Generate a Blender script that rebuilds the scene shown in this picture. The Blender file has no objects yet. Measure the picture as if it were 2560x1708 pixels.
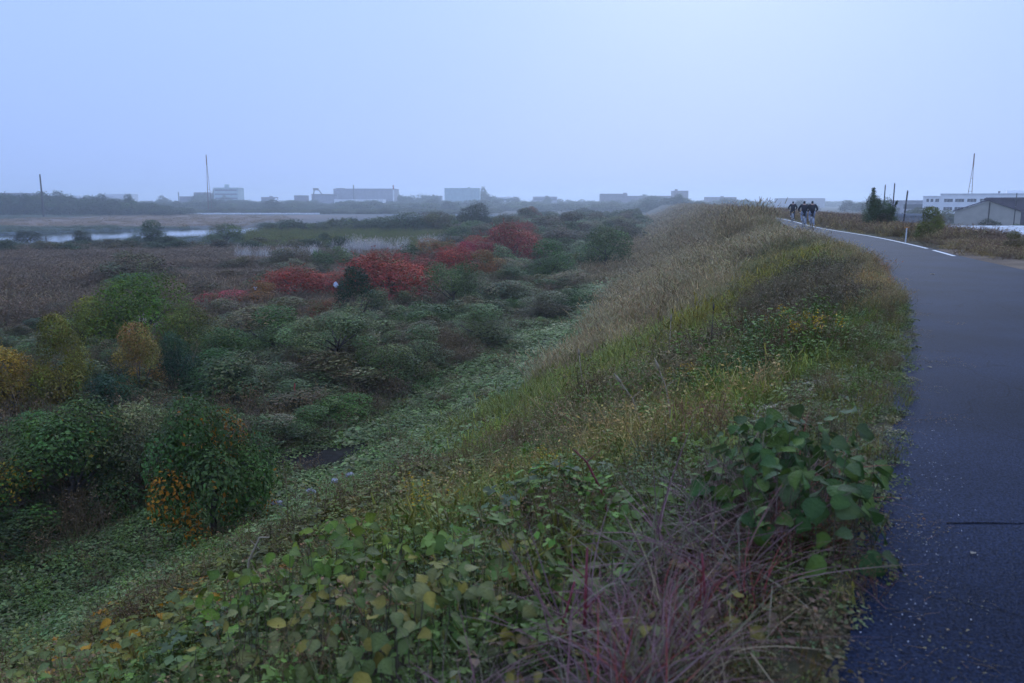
import bpy, math, random
import numpy as np
from mathutils import Vector, Matrix

S = bpy.context.scene
COL = S.collection
R = math.radians
rng = np.random.default_rng(11)
random.seed(11)

# ------------------------------------------------------------------ camera
cam = bpy.data.cameras.new('camera')
cam.lens = 28.125; cam.sensor_width = 36.0
cam.clip_start = 0.05; cam.clip_end = 9000
cam.dof.use_dof = True; cam.dof.focus_distance = 34.0; cam.dof.aperture_fstop = 3.2
cam_o = bpy.data.objects.new('camera', cam); COL.objects.link(cam_o)
cam_o.location = (0, 0, 1.7)
cam_o.rotation_euler = (R(90 - 9.84), 0, 0)
S.camera = cam_o

# ------------------------------------------------------------------ sky
W = bpy.data.worlds.new('World'); S.world = W; W.use_nodes = True
nt = W.node_tree; nt.nodes.clear()
SUN_EL, SUN_ROT = 26, 14
n_out = nt.nodes.new('ShaderNodeOutputWorld')
n_sky = nt.nodes.new('ShaderNodeTexSky'); n_sky.sky_type = 'NISHITA'; n_sky.sun_disc = False
n_sky.sun_elevation = R(SUN_EL); n_sky.sun_rotation = R(SUN_ROT)
n_sky.dust_density = 3.0; n_sky.air_density = 1.0; n_sky.ozone_density = 3.0
b_clear = nt.nodes.new('ShaderNodeBackground'); b_clear.inputs[1].default_value = 0.06
b_veil = nt.nodes.new('ShaderNodeBackground'); b_veil.inputs[1].default_value = 1.0
n_geo = nt.nodes.new('ShaderNodeTexCoord'); n_sep = nt.nodes.new('ShaderNodeSeparateXYZ')
n_ramp = nt.nodes.new('ShaderNodeMapRange'); n_ramp.inputs[1].default_value = -0.02; n_ramp.inputs[2].default_value = 1.0
n_noise = nt.nodes.new('ShaderNodeTexNoise'); n_noise.inputs['Scale'].default_value = 1.6; n_noise.inputs['Detail'].default_value = 3
n_mixn = nt.nodes.new('ShaderNodeMath'); n_mixn.operation = 'MULTIPLY_ADD'; n_mixn.inputs[1].default_value = 0.12; n_mixn.inputs[2].default_value = -0.06
n_add = nt.nodes.new('ShaderNodeMath'); n_add.operation = 'ADD'; n_add.use_clamp = True
n_col = nt.nodes.new('ShaderNodeMix'); n_col.data_type = 'RGBA'
n_col.inputs[6].default_value = (0.385, 0.565, 1.06, 1)      # veil of cloud at the horizon
n_col.inputs[7].default_value = (0.72, 1.0, 1.78, 1)       # and overhead
n_mix = nt.nodes.new('ShaderNodeMixShader'); n_mix.inputs[0].default_value = 0.9
L = nt.links.new
L(n_geo.outputs['Generated'], n_sep.inputs[0]); L(n_sep.outputs[2], n_ramp.inputs[0])
L(n_geo.outputs['Generated'], n_noise.inputs['Vector'])
L(n_noise.outputs[0], n_mixn.inputs[0]); L(n_ramp.outputs[0], n_add.inputs[0]); L(n_mixn.outputs[0], n_add.inputs[1])
L(n_add.outputs[0], n_col.inputs[0]); L(n_col.outputs[2], b_veil.inputs[0]); L(n_sky.outputs[0], b_clear.inputs[0])
L(b_clear.outputs[0], n_mix.inputs[1]); L(b_veil.outputs[0], n_mix.inputs[2]); L(n_mix.outputs[0], n_out.inputs[0])

# ------------------------------------------------------------------ sun behind the cloud, exposure
sun = bpy.data.lights.new('sun', 'SUN'); sun.energy = 1.3; sun.angle = R(40); sun.color = (0.80, 0.90, 1.0)
sun_o = bpy.data.objects.new('sun', sun); COL.objects.link(sun_o)
_d = Vector((math.sin(R(SUN_ROT)) * math.cos(R(SUN_EL)), math.cos(R(SUN_ROT)) * math.cos(R(SUN_EL)), math.sin(R(SUN_EL))))
sun_o.rotation_euler = _d.to_track_quat('Z', 'Y').to_euler()
VS = S.view_settings
VS.view_transform = 'Standard'; VS.look = 'None'; VS.gamma = 1.0; VS.exposure = 0.0; VS.use_curve_mapping = False
S.cycles.use_denoising = True
S.cycles.max_bounces = 4; S.cycles.diffuse_bounces = 2; S.cycles.glossy_bounces = 2
S.cycles.transmission_bounces = 2; S.cycles.transparent_max_bounces = 6; S.cycles.volume_bounces = 1
S.cycles.use_adaptive_sampling = True; S.cycles.adaptive_threshold = 0.03

# ------------------------------------------------------------------ helpers
def tag(o, label=None, cat=None, group=None, kind=None):
    if label: o['label'] = label
    if cat: o['category'] = cat
    if group: o['group'] = group
    if kind: o['kind'] = kind
    return o

def empty(name, loc=(0, 0, 0), rz=0.0, parent=None):
    o = bpy.data.objects.new(name, None); COL.objects.link(o)
    o.location = loc; o.rotation_euler = (0, 0, rz); o.empty_display_size = 0.2
    if parent: o.parent = parent
    return o

def obj(name, me, parent=None, loc=None, mat=None):
    o = bpy.data.objects.new(name, me); COL.objects.link(o)
    if parent: o.parent = parent
    if loc is not None: o.location = loc
    if mat is not None and not me.materials: me.materials.append(mat)
    return o

def trimesh(name, V, T, mat=None, lc=None, smooth=False):
    """fast triangle mesh from numpy arrays; lc = per-vertex colour (n,4)"""
    me = bpy.data.meshes.new(name)
    V = np.ascontiguousarray(V, dtype=np.float32); T = np.ascontiguousarray(T, dtype=np.int32)
    me.vertices.add(len(V)); me.vertices.foreach_set('co', V.ravel())
    me.loops.add(T.size); me.loops.foreach_set('vertex_index', T.ravel())
    me.polygons.add(len(T)); me.polygons.foreach_set('loop_start', np.arange(0, T.size, 3, dtype=np.int32))
    if smooth: me.polygons.foreach_set('use_smooth', np.ones(len(T), dtype=bool))
    me.update(calc_edges=True)
    if lc is not None:
        a = me.attributes.new('lc', 'FLOAT_COLOR', 'POINT')
        a.data.foreach_set('color', np.ascontiguousarray(lc, dtype=np.float32).ravel())
    if mat: me.materials.append(mat)
    return me

class MB:
    """collects boxes, tubes and polygons into one mesh"""
    def __init__(s): s.v = []; s.f = []
    def add(s, vs, fs):
        k = len(s.v); s.v += [tuple(v) for v in vs]; s.f += [tuple(i + k for i in f) for f in fs]; return s
    def box(s, x0, x1, y0, y1, z0, z1):
        return s.add([(x0,y0,z0),(x1,y0,z0),(x1,y1,z0),(x0,y1,z0),(x0,y0,z1),(x1,y0,z1),(x1,y1,z1),(x0,y1,z1)],
                     [(3,2,1,0),(4,5,6,7),(0,1,5,4),(1,2,6,5),(2,3,7,6),(3,0,4,7)])
    def tube(s, pts, rad, n=8, cap=True):
        pts = [Vector(p) for p in pts]
        if not hasattr(rad, '__len__'): rad = [rad] * len(pts)
        vs, fs = [], []
        up = Vector((0.13, 0.97, 0.21))
        for i, p in enumerate(pts):
            d = (pts[min(i + 1, len(pts) - 1)] - pts[max(i - 1, 0)]).normalized()
            a = d.cross(up)
            if a.length < 1e-3: a = d.cross(Vector((1, 0, 0)))
            a.normalize(); b = d.cross(a)
            for k in range(n):
                t = 2 * math.pi * k / n
                vs.append(p + (a * math.cos(t) + b * math.sin(t)) * rad[i])
        for i in range(len(pts) - 1):
            for k in range(n):
                k2 = (k + 1) % n
                fs.append((i*n + k, i*n + k2, (i+1)*n + k2, (i+1)*n + k))
        if cap:
            fs.append(tuple(range(n - 1, -1, -1))); fs.append(tuple((len(pts)-1)*n + k for k in range(n)))
        return s.add(vs, fs)
    def torus(s, c, r, t, axis='x', n=24, m=6):
        vs, fs = [], []
        for i in range(n):
            a = 2*math.pi*i/n
            for j in range(m):
                b = 2*math.pi*j/m
                q = r + t*math.cos(b); h = t*math.sin(b)
                p = (h, q*math.cos(a), q*math.sin(a)) if axis == 'x' else (q*math.cos(a), q*math.sin(a), h)
                vs.append((c[0]+p[0], c[1]+p[1], c[2]+p[2]))
        for i in range(n):
            for j in range(m):
                fs.append((i*m+j, ((i+1)%n)*m+j, ((i+1)%n)*m+(j+1)%m, i*m+(j+1)%m))
        return s.add(vs, fs)
    def mesh(s, name, mat=None, smooth=False):
        me = bpy.data.meshes.new(name); me.from_pydata(s.v, [], s.f); me.update()
        if smooth: me.polygons.foreach_set('use_smooth', np.ones(len(me.polygons), dtype=bool))
        if mat: me.materials.append(mat)
        return me
    def build(s, name, mat=None, parent=None, loc=None, smooth=False):
        return obj(name, s.mesh(name, mat, smooth), parent, loc)

def plain(name, col, rough=0.7, noise=0.25, scale=6.0, bump=0.0, bscale=60.0, spec=0.3, metal=0.0, coords='Object'):
    m = bpy.data.materials.new(name); m.use_nodes = True
    t = m.node_tree; p = t.nodes['Principled BSDF']
    p.inputs['Roughness'].default_value = rough; p.inputs['Specular IOR Level'].default_value = spec; p.inputs['Metallic'].default_value = metal
    tc = t.nodes.new('ShaderNodeTexCoord')
    nz = t.nodes.new('ShaderNodeTexNoise'); nz.inputs['Scale'].default_value = scale; nz.inputs['Detail'].default_value = 5
    t.links.new(tc.outputs[coords], nz.inputs['Vector'])
    mr = t.nodes.new('ShaderNodeMapRange'); mr.inputs[1].default_value = 0.3; mr.inputs[2].default_value = 0.7
    mr.inputs[3].default_value = 1 - noise; mr.inputs[4].default_value = 1 + noise
    t.links.new(nz.outputs[0], mr.inputs[0])
    mx = t.nodes.new('ShaderNodeVectorMath'); mx.operation = 'SCALE'; mx.inputs[0].default_value = col
    t.links.new(mr.outputs[0], mx.inputs['Scale']); t.links.new(mx.outputs[0], p.inputs['Base Color'])
    if bump:
        nb = t.nodes.new('ShaderNodeTexNoise'); nb.inputs['Scale'].default_value = bscale; nb.inputs['Detail'].default_value = 4
        t.links.new(tc.outputs[coords], nb.inputs['Vector'])
        bp = t.nodes.new('ShaderNodeBump'); bp.inputs['Strength'].default_value = bump; bp.inputs['Distance'].default_value = 0.02
        t.links.new(nb.outputs[0], bp.inputs['Height']); t.links.new(bp.outputs[0], p.inputs['Normal'])
    return m

def leaf_mat(name, source, rough=0.65, spec=0.20, trans=0.18):
    """foliage: tint of the instance ('INST') or of the object ('OBJ') times the leaf's own colour"""
    m = bpy.data.materials.new(name); m.use_nodes = True
    t = m.node_tree; p = t.nodes['Principled BSDF']; out = t.nodes['Material Output']
    p.inputs['Roughness'].default_value = rough; p.inputs['Specular IOR Level'].default_value = spec
    a = t.nodes.new('ShaderNodeAttribute'); a.attribute_name = 'lc'
    if source == 'INST':
        s = t.nodes.new('ShaderNodeAttribute'); s.attribute_type = 'INSTANCER'; s.attribute_name = 'tint'; sc = s.outputs['Color']
    else:
        s = t.nodes.new('ShaderNodeObjectInfo'); sc = s.outputs['Color']
    mu = t.nodes.new('ShaderNodeVectorMath'); mu.operation = 'MULTIPLY'
    t.links.new(a.outputs['Color'], mu.inputs[0]); t.links.new(sc, mu.inputs[1])
    mx = t.nodes.new('ShaderNodeMix'); mx.data_type = 'RGBA'
    t.links.new(a.outputs['Alpha'], mx.inputs[0]); t.links.new(mu.outputs[0], mx.inputs[6]); t.links.new(a.outputs['Color'], mx.inputs[7])
    wm = t.nodes.new('ShaderNodeVectorMath'); wm.operation = 'MULTIPLY'; wm.inputs[1].default_value = (1.36, 1.28, 0.80)
    t.links.new(mx.outputs[2], wm.inputs[0]); t.links.new(wm.outputs[0], p.inputs['Base Color'])
    tr = t.nodes.new('ShaderNodeBsdfTranslucent'); t.links.new(wm.outputs[0], tr.inputs['Color'])
    ms = t.nodes.new('ShaderNodeMixShader'); ms.inputs[0].default_value = trans
    t.links.new(p.outputs[0], ms.inputs[1]); t.links.new(tr.outputs[0], ms.inputs[2]); t.links.new(ms.outputs[0], out.inputs['Surface'])
    return m

M_INST = leaf_mat('foliage_scattered', 'INST')
M_OBJ = leaf_mat('foliage_tinted', 'OBJ')
M_BARK = plain('bark', (0.075, 0.06, 0.048), 0.85, 0.35, 9, 0.6, 30)
M_STEM = plain('vine_stem', (0.10, 0.085, 0.05), 0.8, 0.3, 20)

# ------------------------------------------------------------------ the lie of the land
RY = np.array([-60, -20, 0, 2.6, 4.5, 11.4, 25, 39, 55, 75, 150, 370, 800, 4400.])
RX = np.array([-31, -10.6, -.30, 1.05, 2.1, 5.6, 11.2, 15.2, 18.5, 23.6, 40, 80, 140, 420.])
_h = np.diff(RY); _dl = np.diff(RX) / _h
_m = np.concatenate([[_dl[0]], (_dl[:-1]*_h[1:] + _dl[1:]*_h[:-1])/(_h[:-1]+_h[1:]), [_dl[-1]]])
def xr(y):
    y = np.asarray(y, float); i = np.clip(np.searchsorted(RY, y) - 1, 0, len(RY) - 2)
    h = _h[i]; t = (y - RY[i]) / h; t2 = t*t; t3 = t2*t
    return (2*t3-3*t2+1)*RX[i] + (t3-2*t2+t)*h*_m[i] + (-2*t3+3*t2)*RX[i+1] + (t3-t2)*h*_m[i+1]
def slope(y): return (xr(np.asarray(y, float) + 2) - xr(np.asarray(y, float) - 2)) / 4
def s_of(x, y):
    m = slope(y); return (xr(y) - x) / np.sqrt(1 + m*m)
def x_of(s, y):
    m = slope(y); return xr(y) - s*np.sqrt(1 + m*m)
def wob(x, y, sc=1.0, ph=0.0):
    """cheap smooth noise, about -1..1"""
    x = np.asarray(x, float)/sc; y = np.asarray(y, float)/sc
    return (np.sin(1.3*x + 0.7*y + ph) + np.sin(-0.8*x + 1.9*y + 2.1 + ph*1.7) + 0.6*np.sin(2.7*x + 1.1*y + 4.2 + ph)
            + 0.5*np.sin(-3.1*x + 3.3*y + 0.4 + ph*.6) + 0.35*np.sin(5.3*x + 4.1*y + ph*2.3)) / 2.6
RIV = np.array([(-190, 40), (-150, 100), (-122, 160), (-96, 214), (-68, 256), (-30, 292), (40, 330), (150, 380)], float)
def river_d(x, y):
    x = np.asarray(x, float); y = np.asarray(y, float); best = np.full(np.broadcast(x, y).shape, 1e9)
    for a, b in zip(RIV[:-1], RIV[1:]):
        d = b - a; t = np.clip(((x-a[0])*d[0] + (y-a[1])*d[1]) / (d @ d), 0, 1)
        best = np.minimum(best, np.hypot(x - a[0] - t*d[0], y - a[1] - t*d[1]))
    return best
def ss(a, b, t):
    t = np.clip((t - a)/(b - a), 0, 1); return t*t*(3 - 2*t)
def ground(x, y):
    x = np.asarray(x, float); y = np.asarray(y, float)
    s = s_of(x, y)
    t = np.clip((s - .5)/13.5, 0, 1)
    left = -6*(0.8*t + 0.2*t*t*(3 - 2*t)) + ss(1, 6, s)*0.14*wob(x, y, 1.7) + ss(13, 20, s)*(0.25*wob(x, y, 7.0) )
    left = left - 0.03*ss(0.02, .25, s)
    left = left - 2.0*(1 - ss(20, 33, river_d(x, y)))*ss(40, 60, s)
    u = -s
    right = -5.0*ss(6.5, 19, u) + ss(3.2, 6, u)*0.06*wob(x, y, 1.2) + ss(3.0, 3.6, u)*0.03
    return np.where(s > 0, left, right)
ROAD_W = 2.85

# ------------------------------------------------------------------ ground, road, river
def road_w(y): return 2.8 + 0.75*(1 - ss(17, 27, y)) - 0.25*ss(35, 60, y)

def build_ground():
    sf = np.concatenate([-np.geomspace(25, 4000, 34)[::-1], np.arange(-24, -4, 0.8), np.arange(-4, 3, 0.2), np.arange(3, 20, 0.4),
                         np.arange(20, 60, 1.0), np.geomspace(61, 4000, 70)])
    yf = np.concatenate([np.arange(-40, 0, 2.0), np.arange(0, 14, 0.25), np.arange(14, 40, 0.6), np.arange(40, 90, 1.5),
                         np.geomspace(92, 4000, 90)])
    Sg, Yg = np.meshgrid(sf, yf)
    Xg = x_of(Sg, Yg); Zg = ground(Xg, Yg)
    # the road bed lies under the asphalt
    Zg = np.where((Sg < 0) & (Sg > -road_w(Yg)), -0.03, Zg)
    ny, nx = Sg.shape
    V = np.stack([Xg, Yg, Zg], -1).reshape(-1, 3)
    i = np.arange(ny*nx).reshape(ny, nx)
    a, b, c, d = i[:-1, :-1].ravel(), i[:-1, 1:].ravel(), i[1:, 1:].ravel(), i[1:, :-1].ravel()
    T = np.concatenate([np.stack([a, c, b], 1), np.stack([a, d, c], 1)])
    s = Sg.ravel(); y = Yg.ravel(); x = Xg.ravel()
    def mixc(c0, c1, w): return c0*(1 - w[:, None]) + np.array(c1)*w[:, None]
    c = np.tile(np.array([0.060, 0.046, 0.028]), (len(s), 1))                     # bare earth and litter
    c = mixc(c, (0.075, 0.075, 0.035), ss(-.3, .6, wob(x, y, 4.0)) * 0.7)              # mossy patches
    c = mixc(c, (0.10, 0.085, 0.055), ss(17, 30, s)*ss(50, 70, y))                  # dead-weed plain
    c = mixc(c, (0.08, 0.105, 0.115), ss(95, 125, y)*ss(60, 80, s))               # meadow of the far flats, haze blue mixed into its colour
    mud = np.exp(-(((x + 165)/75)**2)) * ss(255, 275, y) * (1 - ss(500, 520, y))
    c = mixc(c, (0.21, 0.15, 0.115), np.clip(mud*1.3, 0, 1))
    c = mixc(c, (0.085, 0.075, 0.05), ss(520, 560, y))
    c = mixc(c, (0.17, 0.12, 0.085), (s < -2.5)*(s > -8)*(y < 30)*0.8)          # dry dirt beside the path
    c = mixc(c, (0.018, 0.015, 0.014), np.exp(-((x + 6.2)/3.0)**2 - ((y - 23.6)/2.0)**2))   # wet black ditch
    lc = np.concatenate([c, np.ones((len(s), 1))], 1)
    me = trimesh('ground', V, T, None, lc, True)
    m = bpy.data.materials.new('earth'); m.use_nodes = True; t = m.node_tree; p = t.nodes['Principled BSDF']
    p.inputs['Roughness'].default_value = 0.95; p.inputs['Specular IOR Level'].default_value = 0.1
    at = t.nodes.new('ShaderNodeAttribute'); at.attribute_name = 'lc'
    tc = t.nodes.new('ShaderNodeTexCoord')
    n1 = t.nodes.new('ShaderNodeTexNoise'); n1.inputs['Scale'].default_value = 0.6; n1.inputs['Detail'].default_value = 10; n1.inputs['Roughness'].default_value = 0.7
    t.links.new(tc.outputs['Object'], n1.inputs['Vector'])
    mr = t.nodes.new('ShaderNodeMapRange'); mr.inputs[1].default_value = 0.3; mr.inputs[2].default_value = 0.7; mr.inputs[3].default_value = 0.45; mr.inputs[4].default_value = 1.5
    t.links.new(n1.outputs[0], mr.inputs[0])
    sc = t.nodes.new('ShaderNodeVectorMath'); sc.operation = 'SCALE'
    t.links.new(at.outputs['Color'], sc.inputs[0]); t.links.new(mr.outputs[0], sc.inputs['Scale']); t.links.new(sc.outputs[0], p.inputs['Base Color'])
    bp = t.nodes.new('ShaderNodeBump'); bp.inputs['Strength'].default_value = 0.6; bp.inputs['Distance'].default_value = 0.08
    t.links.new(n1.outputs[0], bp.inputs['Height']); t.links.new(bp.outputs[0], p.inputs['Normal'])
    me.materials.append(m)
    o = obj('ground', me); tag(o, 'earth of the embankment slope and the river plain', 'ground', kind='structure')
build_ground()

def asphalt():
    m = bpy.data.materials.new('asphalt'); m.use_nodes = True; t = m.node_tree; p = t.nodes['Principled BSDF']
    tc = t.nodes.new('ShaderNodeTexCoord')
    big = t.nodes.new('ShaderNodeTexNoise'); big.inputs['Scale'].default_value = 0.55; big.inputs['Detail'].default_value = 6
    fine = t.nodes.new('ShaderNodeTexNoise'); fine.inputs['Scale'].default_value = 75; fine.inputs['Detail'].default_value = 3
    vor = t.nodes.new('ShaderNodeTexVoronoi'); vor.inputs['Scale'].default_value = 85
    for n in (big, fine, vor): t.links.new(tc.outputs['Object'], n.inputs['Vector'])
    r1 = t.nodes.new('ShaderNodeMapRange'); r1.inputs[1].default_value = .3; r1.inputs[2].default_value = .7; r1.inputs[3].default_value = .68; r1.inputs[4].default_value = 1.32
    r2 = t.nodes.new('ShaderNodeMapRange'); r2.inputs[1].default_value = .35; r2.inputs[2].default_value = .7; r2.inputs[3].default_value = .45; r2.inputs[4].default_value = 1.75
    t.links.new(big.outputs[0], r1.inputs[0]); t.links.new(fine.outputs[0], r2.inputs[0])
    mu = t.nodes.new('ShaderNodeMath'); mu.operation = 'MULTIPLY'; t.links.new(r1.outputs[0], mu.inputs[0]); t.links.new(r2.outputs[0], mu.inputs[1])
    cw = t.nodes.new('ShaderNodeTexNoise'); cw.inputs['Scale'].default_value = 1.3; cw.inputs['Detail'].default_value = 4
    t.links.new(tc.outputs['Object'], cw.inputs['Vector'])
    ca = t.nodes.new('ShaderNodeVectorMath'); ca.operation = 'MULTIPLY_ADD'; ca.inputs[1].default_value = (.7, .7, .7)
    t.links.new(cw.outputs['Color'], ca.inputs[0]); t.links.new(tc.outputs['Object'], ca.inputs[2])
    ck = t.nodes.new('ShaderNodeTexVoronoi'); ck.feature = 'DISTANCE_TO_EDGE'; ck.inputs['Scale'].default_value = 0.42; t.links.new(ca.outputs[0], ck.inputs['Vector'])
    cr = t.nodes.new('ShaderNodeMapRange'); cr.inputs[1].default_value = 0.0; cr.inputs[2].default_value = 0.006; cr.inputs[3].default_value = 0.45; cr.inputs[4].default_value = 1.0; t.links.new(ck.outputs['Distance'], cr.inputs[0])
    cm = t.nodes.new('ShaderNodeMath'); cm.operation = 'MULTIPLY'; t.links.new(mu.outputs[0], cm.inputs[0]); t.links.new(cr.outputs[0], cm.inputs[1]); mu = cm
    sc = t.nodes.new('ShaderNodeVectorMath'); sc.operation = 'SCALE'; sc.inputs[0].default_value = (0.0145, 0.0205, 0.041)
    t.links.new(mu.outputs[0], sc.inputs['Scale']); t.links.new(sc.outputs[0], p.inputs['Base Color'])
    t.nodes.remove(p)
    df = t.nodes.new('ShaderNodeBsdfDiffuse'); gl = t.nodes.new('ShaderNodeBsdfGlossy'); gl.inputs['Roughness'].default_value = 0.42
    t.links.new(sc.outputs[0], df.inputs['Color'])
    bp = t.nodes.new('ShaderNodeBump'); bp.inputs['Strength'].default_value = 0.8; bp.inputs['Distance'].default_value = 0.006
    t.links.new(vor.outputs['Distance'], bp.inputs['Height']); t.links.new(bp.outputs[0], df.inputs['Normal']); t.links.new(bp.outputs[0], gl.inputs['Normal'])
    lw = t.nodes.new('ShaderNodeLayerWeight'); lw.inputs['Blend'].default_value = 0.5
    pw = t.nodes.new('ShaderNodeMath'); pw.operation = 'POWER'; pw.inputs[1].default_value = 5.0; t.links.new(lw.outputs['Facing'], pw.inputs[0])
    ma = t.nodes.new('ShaderNodeMath'); ma.operation = 'MULTIPLY_ADD'; ma.inputs[1].default_value = 0.085; ma.inputs[2].default_value = 0.006; t.links.new(pw.outputs[0], ma.inputs[0])
    mx = t.nodes.new('ShaderNodeMixShader'); t.links.new(ma.outputs[0], mx.inputs[0]); t.links.new(df.outputs[0], mx.inputs[1]); t.links.new(gl.outputs[0], mx.inputs[2])
    t.links.new(mx.outputs[0], t.nodes['Material Output'].inputs['Surface'])
    return m
M_ASPH = asphalt()
M_LINE = plain('worn_white_paint', (0.62, 0.63, 0.62), 0.6, 0.18, 14)
M_TAR = plain('joint_tar', (0.003, 0.003, 0.005), 1.0, 0.2, 10, spec=0.0)

def strip(name, y0, y1, s0, s1, z, mat, step=0.4, parent=None, jag=0.0):
    ys = np.arange(y0, y1 + step*.5, step); vs, fs = [], []
    for k, y in enumerate(ys):
        a = s0(y) if callable(s0) else s0; b = s1(y) if callable(s1) else s1
        j = jag*wob(y, 3.0, 0.35) if jag else 0
        zz = z(y) if callable(z) else z
        vs += [(float(x_of(a + j, y)), float(y), zz), (float(x_of(b, y)), float(y), zz)]
        if k: n = 2*k; fs.append((n-2, n, n+1, n-1))
    m = MB(); m.add(vs, fs); return m.build(name, mat, parent)

road = strip('path_surface', -20, 420, -0.02, lambda y: -float(road_w(y)), 0.004, M_ASPH, 0.12, jag=0.09)
road.name = 'road'
tag(road, 'narrow dark asphalt path along the top of the embankment', 'road', kind='structure')
ln = strip('edge_line', 30.2, 200, lambda y: -float(road_w(y)) + 0.24, lambda y: -float(road_w(y)) + 0.12, 0.009, M_LINE, 0.8, road)
ln2 = strip('edge_line', 25.9, 29.4, lambda y: -float(road_w(y)) + 0.26, lambda y: -float(road_w(y)) + 0.14, 0.009, M_LINE, 0.8, road)
def seam(x0, y0, x1, y1, w, name='expansion_joint'):
    m = MB(); n = 14; vs, fs = [], []
    for k in range(n + 1):
        t = k/n; x = x0 + (x1-x0)*t; y = y0 + (y1-y0)*t + 0.006*math.sin(k*2.3); ww = w*(0.7 + 0.3*math.sin(k*1.7))
        vs += [(x, y - ww, 0.008), (x, y + ww, 0.008)]
        if k: q = 2*k; fs.append((q-2, q, q+1, q-1))
    m.add(vs, fs); return m.build(name, M_TAR, road)
seam(2.33, 4.06, 5.2, 4.06, 0.0065)
seam(3.9, 5.98, 7.0, 5.98, 0.0025)
seam(9.0, 26.0, 13.6, 26.0, 0.012)

# river
M_WATER = bpy.data.materials.new('river_water'); M_WATER.use_nodes = True
_t = M_WATER.node_tree; _p = _t.nodes['Principled BSDF']
_p.inputs['Base Color'].default_value = (0.02, 0.028, 0.03, 1); _p.inputs['Roughness'].default_value = 0.06; _p.inputs['IOR'].default_value = 1.33
_n = _t.nodes.new('ShaderNodeTexNoise'); _n.inputs['Scale'].default_value = 0.8; _b = _t.nodes.new('ShaderNodeBump'); _b.inputs['Strength'].default_value = 0.04
_tc = _t.nodes.new('ShaderNodeTexCoord'); _t.links.new(_tc.outputs['Object'], _n.inputs['Vector']); _t.links.new(_n.outputs[0], _b.inputs['Height']); _t.links.new(_b.outputs[0], _p.inputs['Normal'])
def river():
    vs, fs = [], []
    P = RIV
    for k in range(len(P)):
        d = P[min(k+1, len(P)-1)] - P[max(k-1, 0)]; d = d/np.hypot(*d); nrm = np.array([-d[1], d[0]])
        for w in (-31, 31): q = P[k] + nrm*w; vs.append((q[0], q[1], -6.55))
        if k: n = 2*k; fs.append((n-2, n-1, n+1, n))
    m = MB(); m.add(vs, fs); o = m.build('river', M_WATER); tag(o, 'calm pale river reach behind the dark shrubs', 'river', kind='structure')
river()


# ------------------------------------------------------------------ foliage geometry kit (numpy)
def unit(v): return v/np.maximum(np.linalg.norm(v, axis=-1, keepdims=True), 1e-9)
def frames(nrm, along):
    z = unit(nrm); x = unit(along - (along*z).sum(-1, keepdims=True)*z); y = np.cross(z, x)
    return np.stack([x, y, z], -1)                     # columns
def stamp(tv, tt, pos, fr, scale):
    n = len(pos); k = len(tv); sc = np.broadcast_to(np.asarray(scale, float), (n,))
    V = np.einsum('nij,kj->nki', fr, tv)*sc[:, None, None] + pos[:, None, :]
    T = tt[None] + (np.arange(n)*k)[:, None, None]
    return V.reshape(-1, 3), T.reshape(-1, 3)
def rep(c, k): return np.repeat(c, k, axis=0)
class Kit:
    def __init__(s): s.V = []; s.T = []; s.C = []; s.n = 0
    def add(s, V, T, C):
        s.V.append(V); s.T.append(T + s.n); s.C.append(C); s.n += len(V)
    def mesh(s, name, mat, smooth=False): return trimesh(name, np.concatenate(s.V), np.concatenate(s.T), mat, np.concatenate(s.C), smooth)
DIA_V = np.array([(0,0,0),(.42,.30,.05),(1,0,-.10),(.42,-.30,.05)]); DIA_T = np.array([(0,2,1),(0,3,2)])
def leaf_outline(lobes, seed):
    """ovate kudzu leaflet, two shallow side lobes, cupped and veined by geometry"""
    r = np.random.default_rng(seed)
    if lobes: prof = [(0,.03),(.08,.27),(.22,.43),(.36,.47),(.46,.36),(.58,.30),(.74,.20),(.9,.08),(1,0)]
    else: prof = [(0,.03),(.08,.24),(.22,.37),(.40,.40),(.56,.35),(.72,.25),(.87,.11),(1,0)]
    bend = r.uniform(-.45, .12); cup = r.uniform(.05, .50); tw = r.uniform(-.35, .35)
    vs = []
    for x, w in prof: vs.append((x, 0, bend*x*x))
    for sgn in (1, -1):
        for x, w in prof:
            ww = w*r.uniform(.9, 1.1)
            vs.append((x + .05*ww, sgn*ww, bend*x*x + cup*ww + tw*sgn*x*.5 + r.uniform(-.02, .02)))
    n = len(prof); T = []
    for q, o in ((0, n), (1, 2*n)):
        for i in range(n - 1):
            a, b, c, d = i, i+1, o+i+1, o+i
            T += [(a, b, c), (a, c, d)] if q == 0 else [(a, c, b), (a, d, c)]
    return np.array(vs), np.array(T)
LEAF = [leaf_outline(i % 3 != 1, 40 + i) for i in range(6)]
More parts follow.
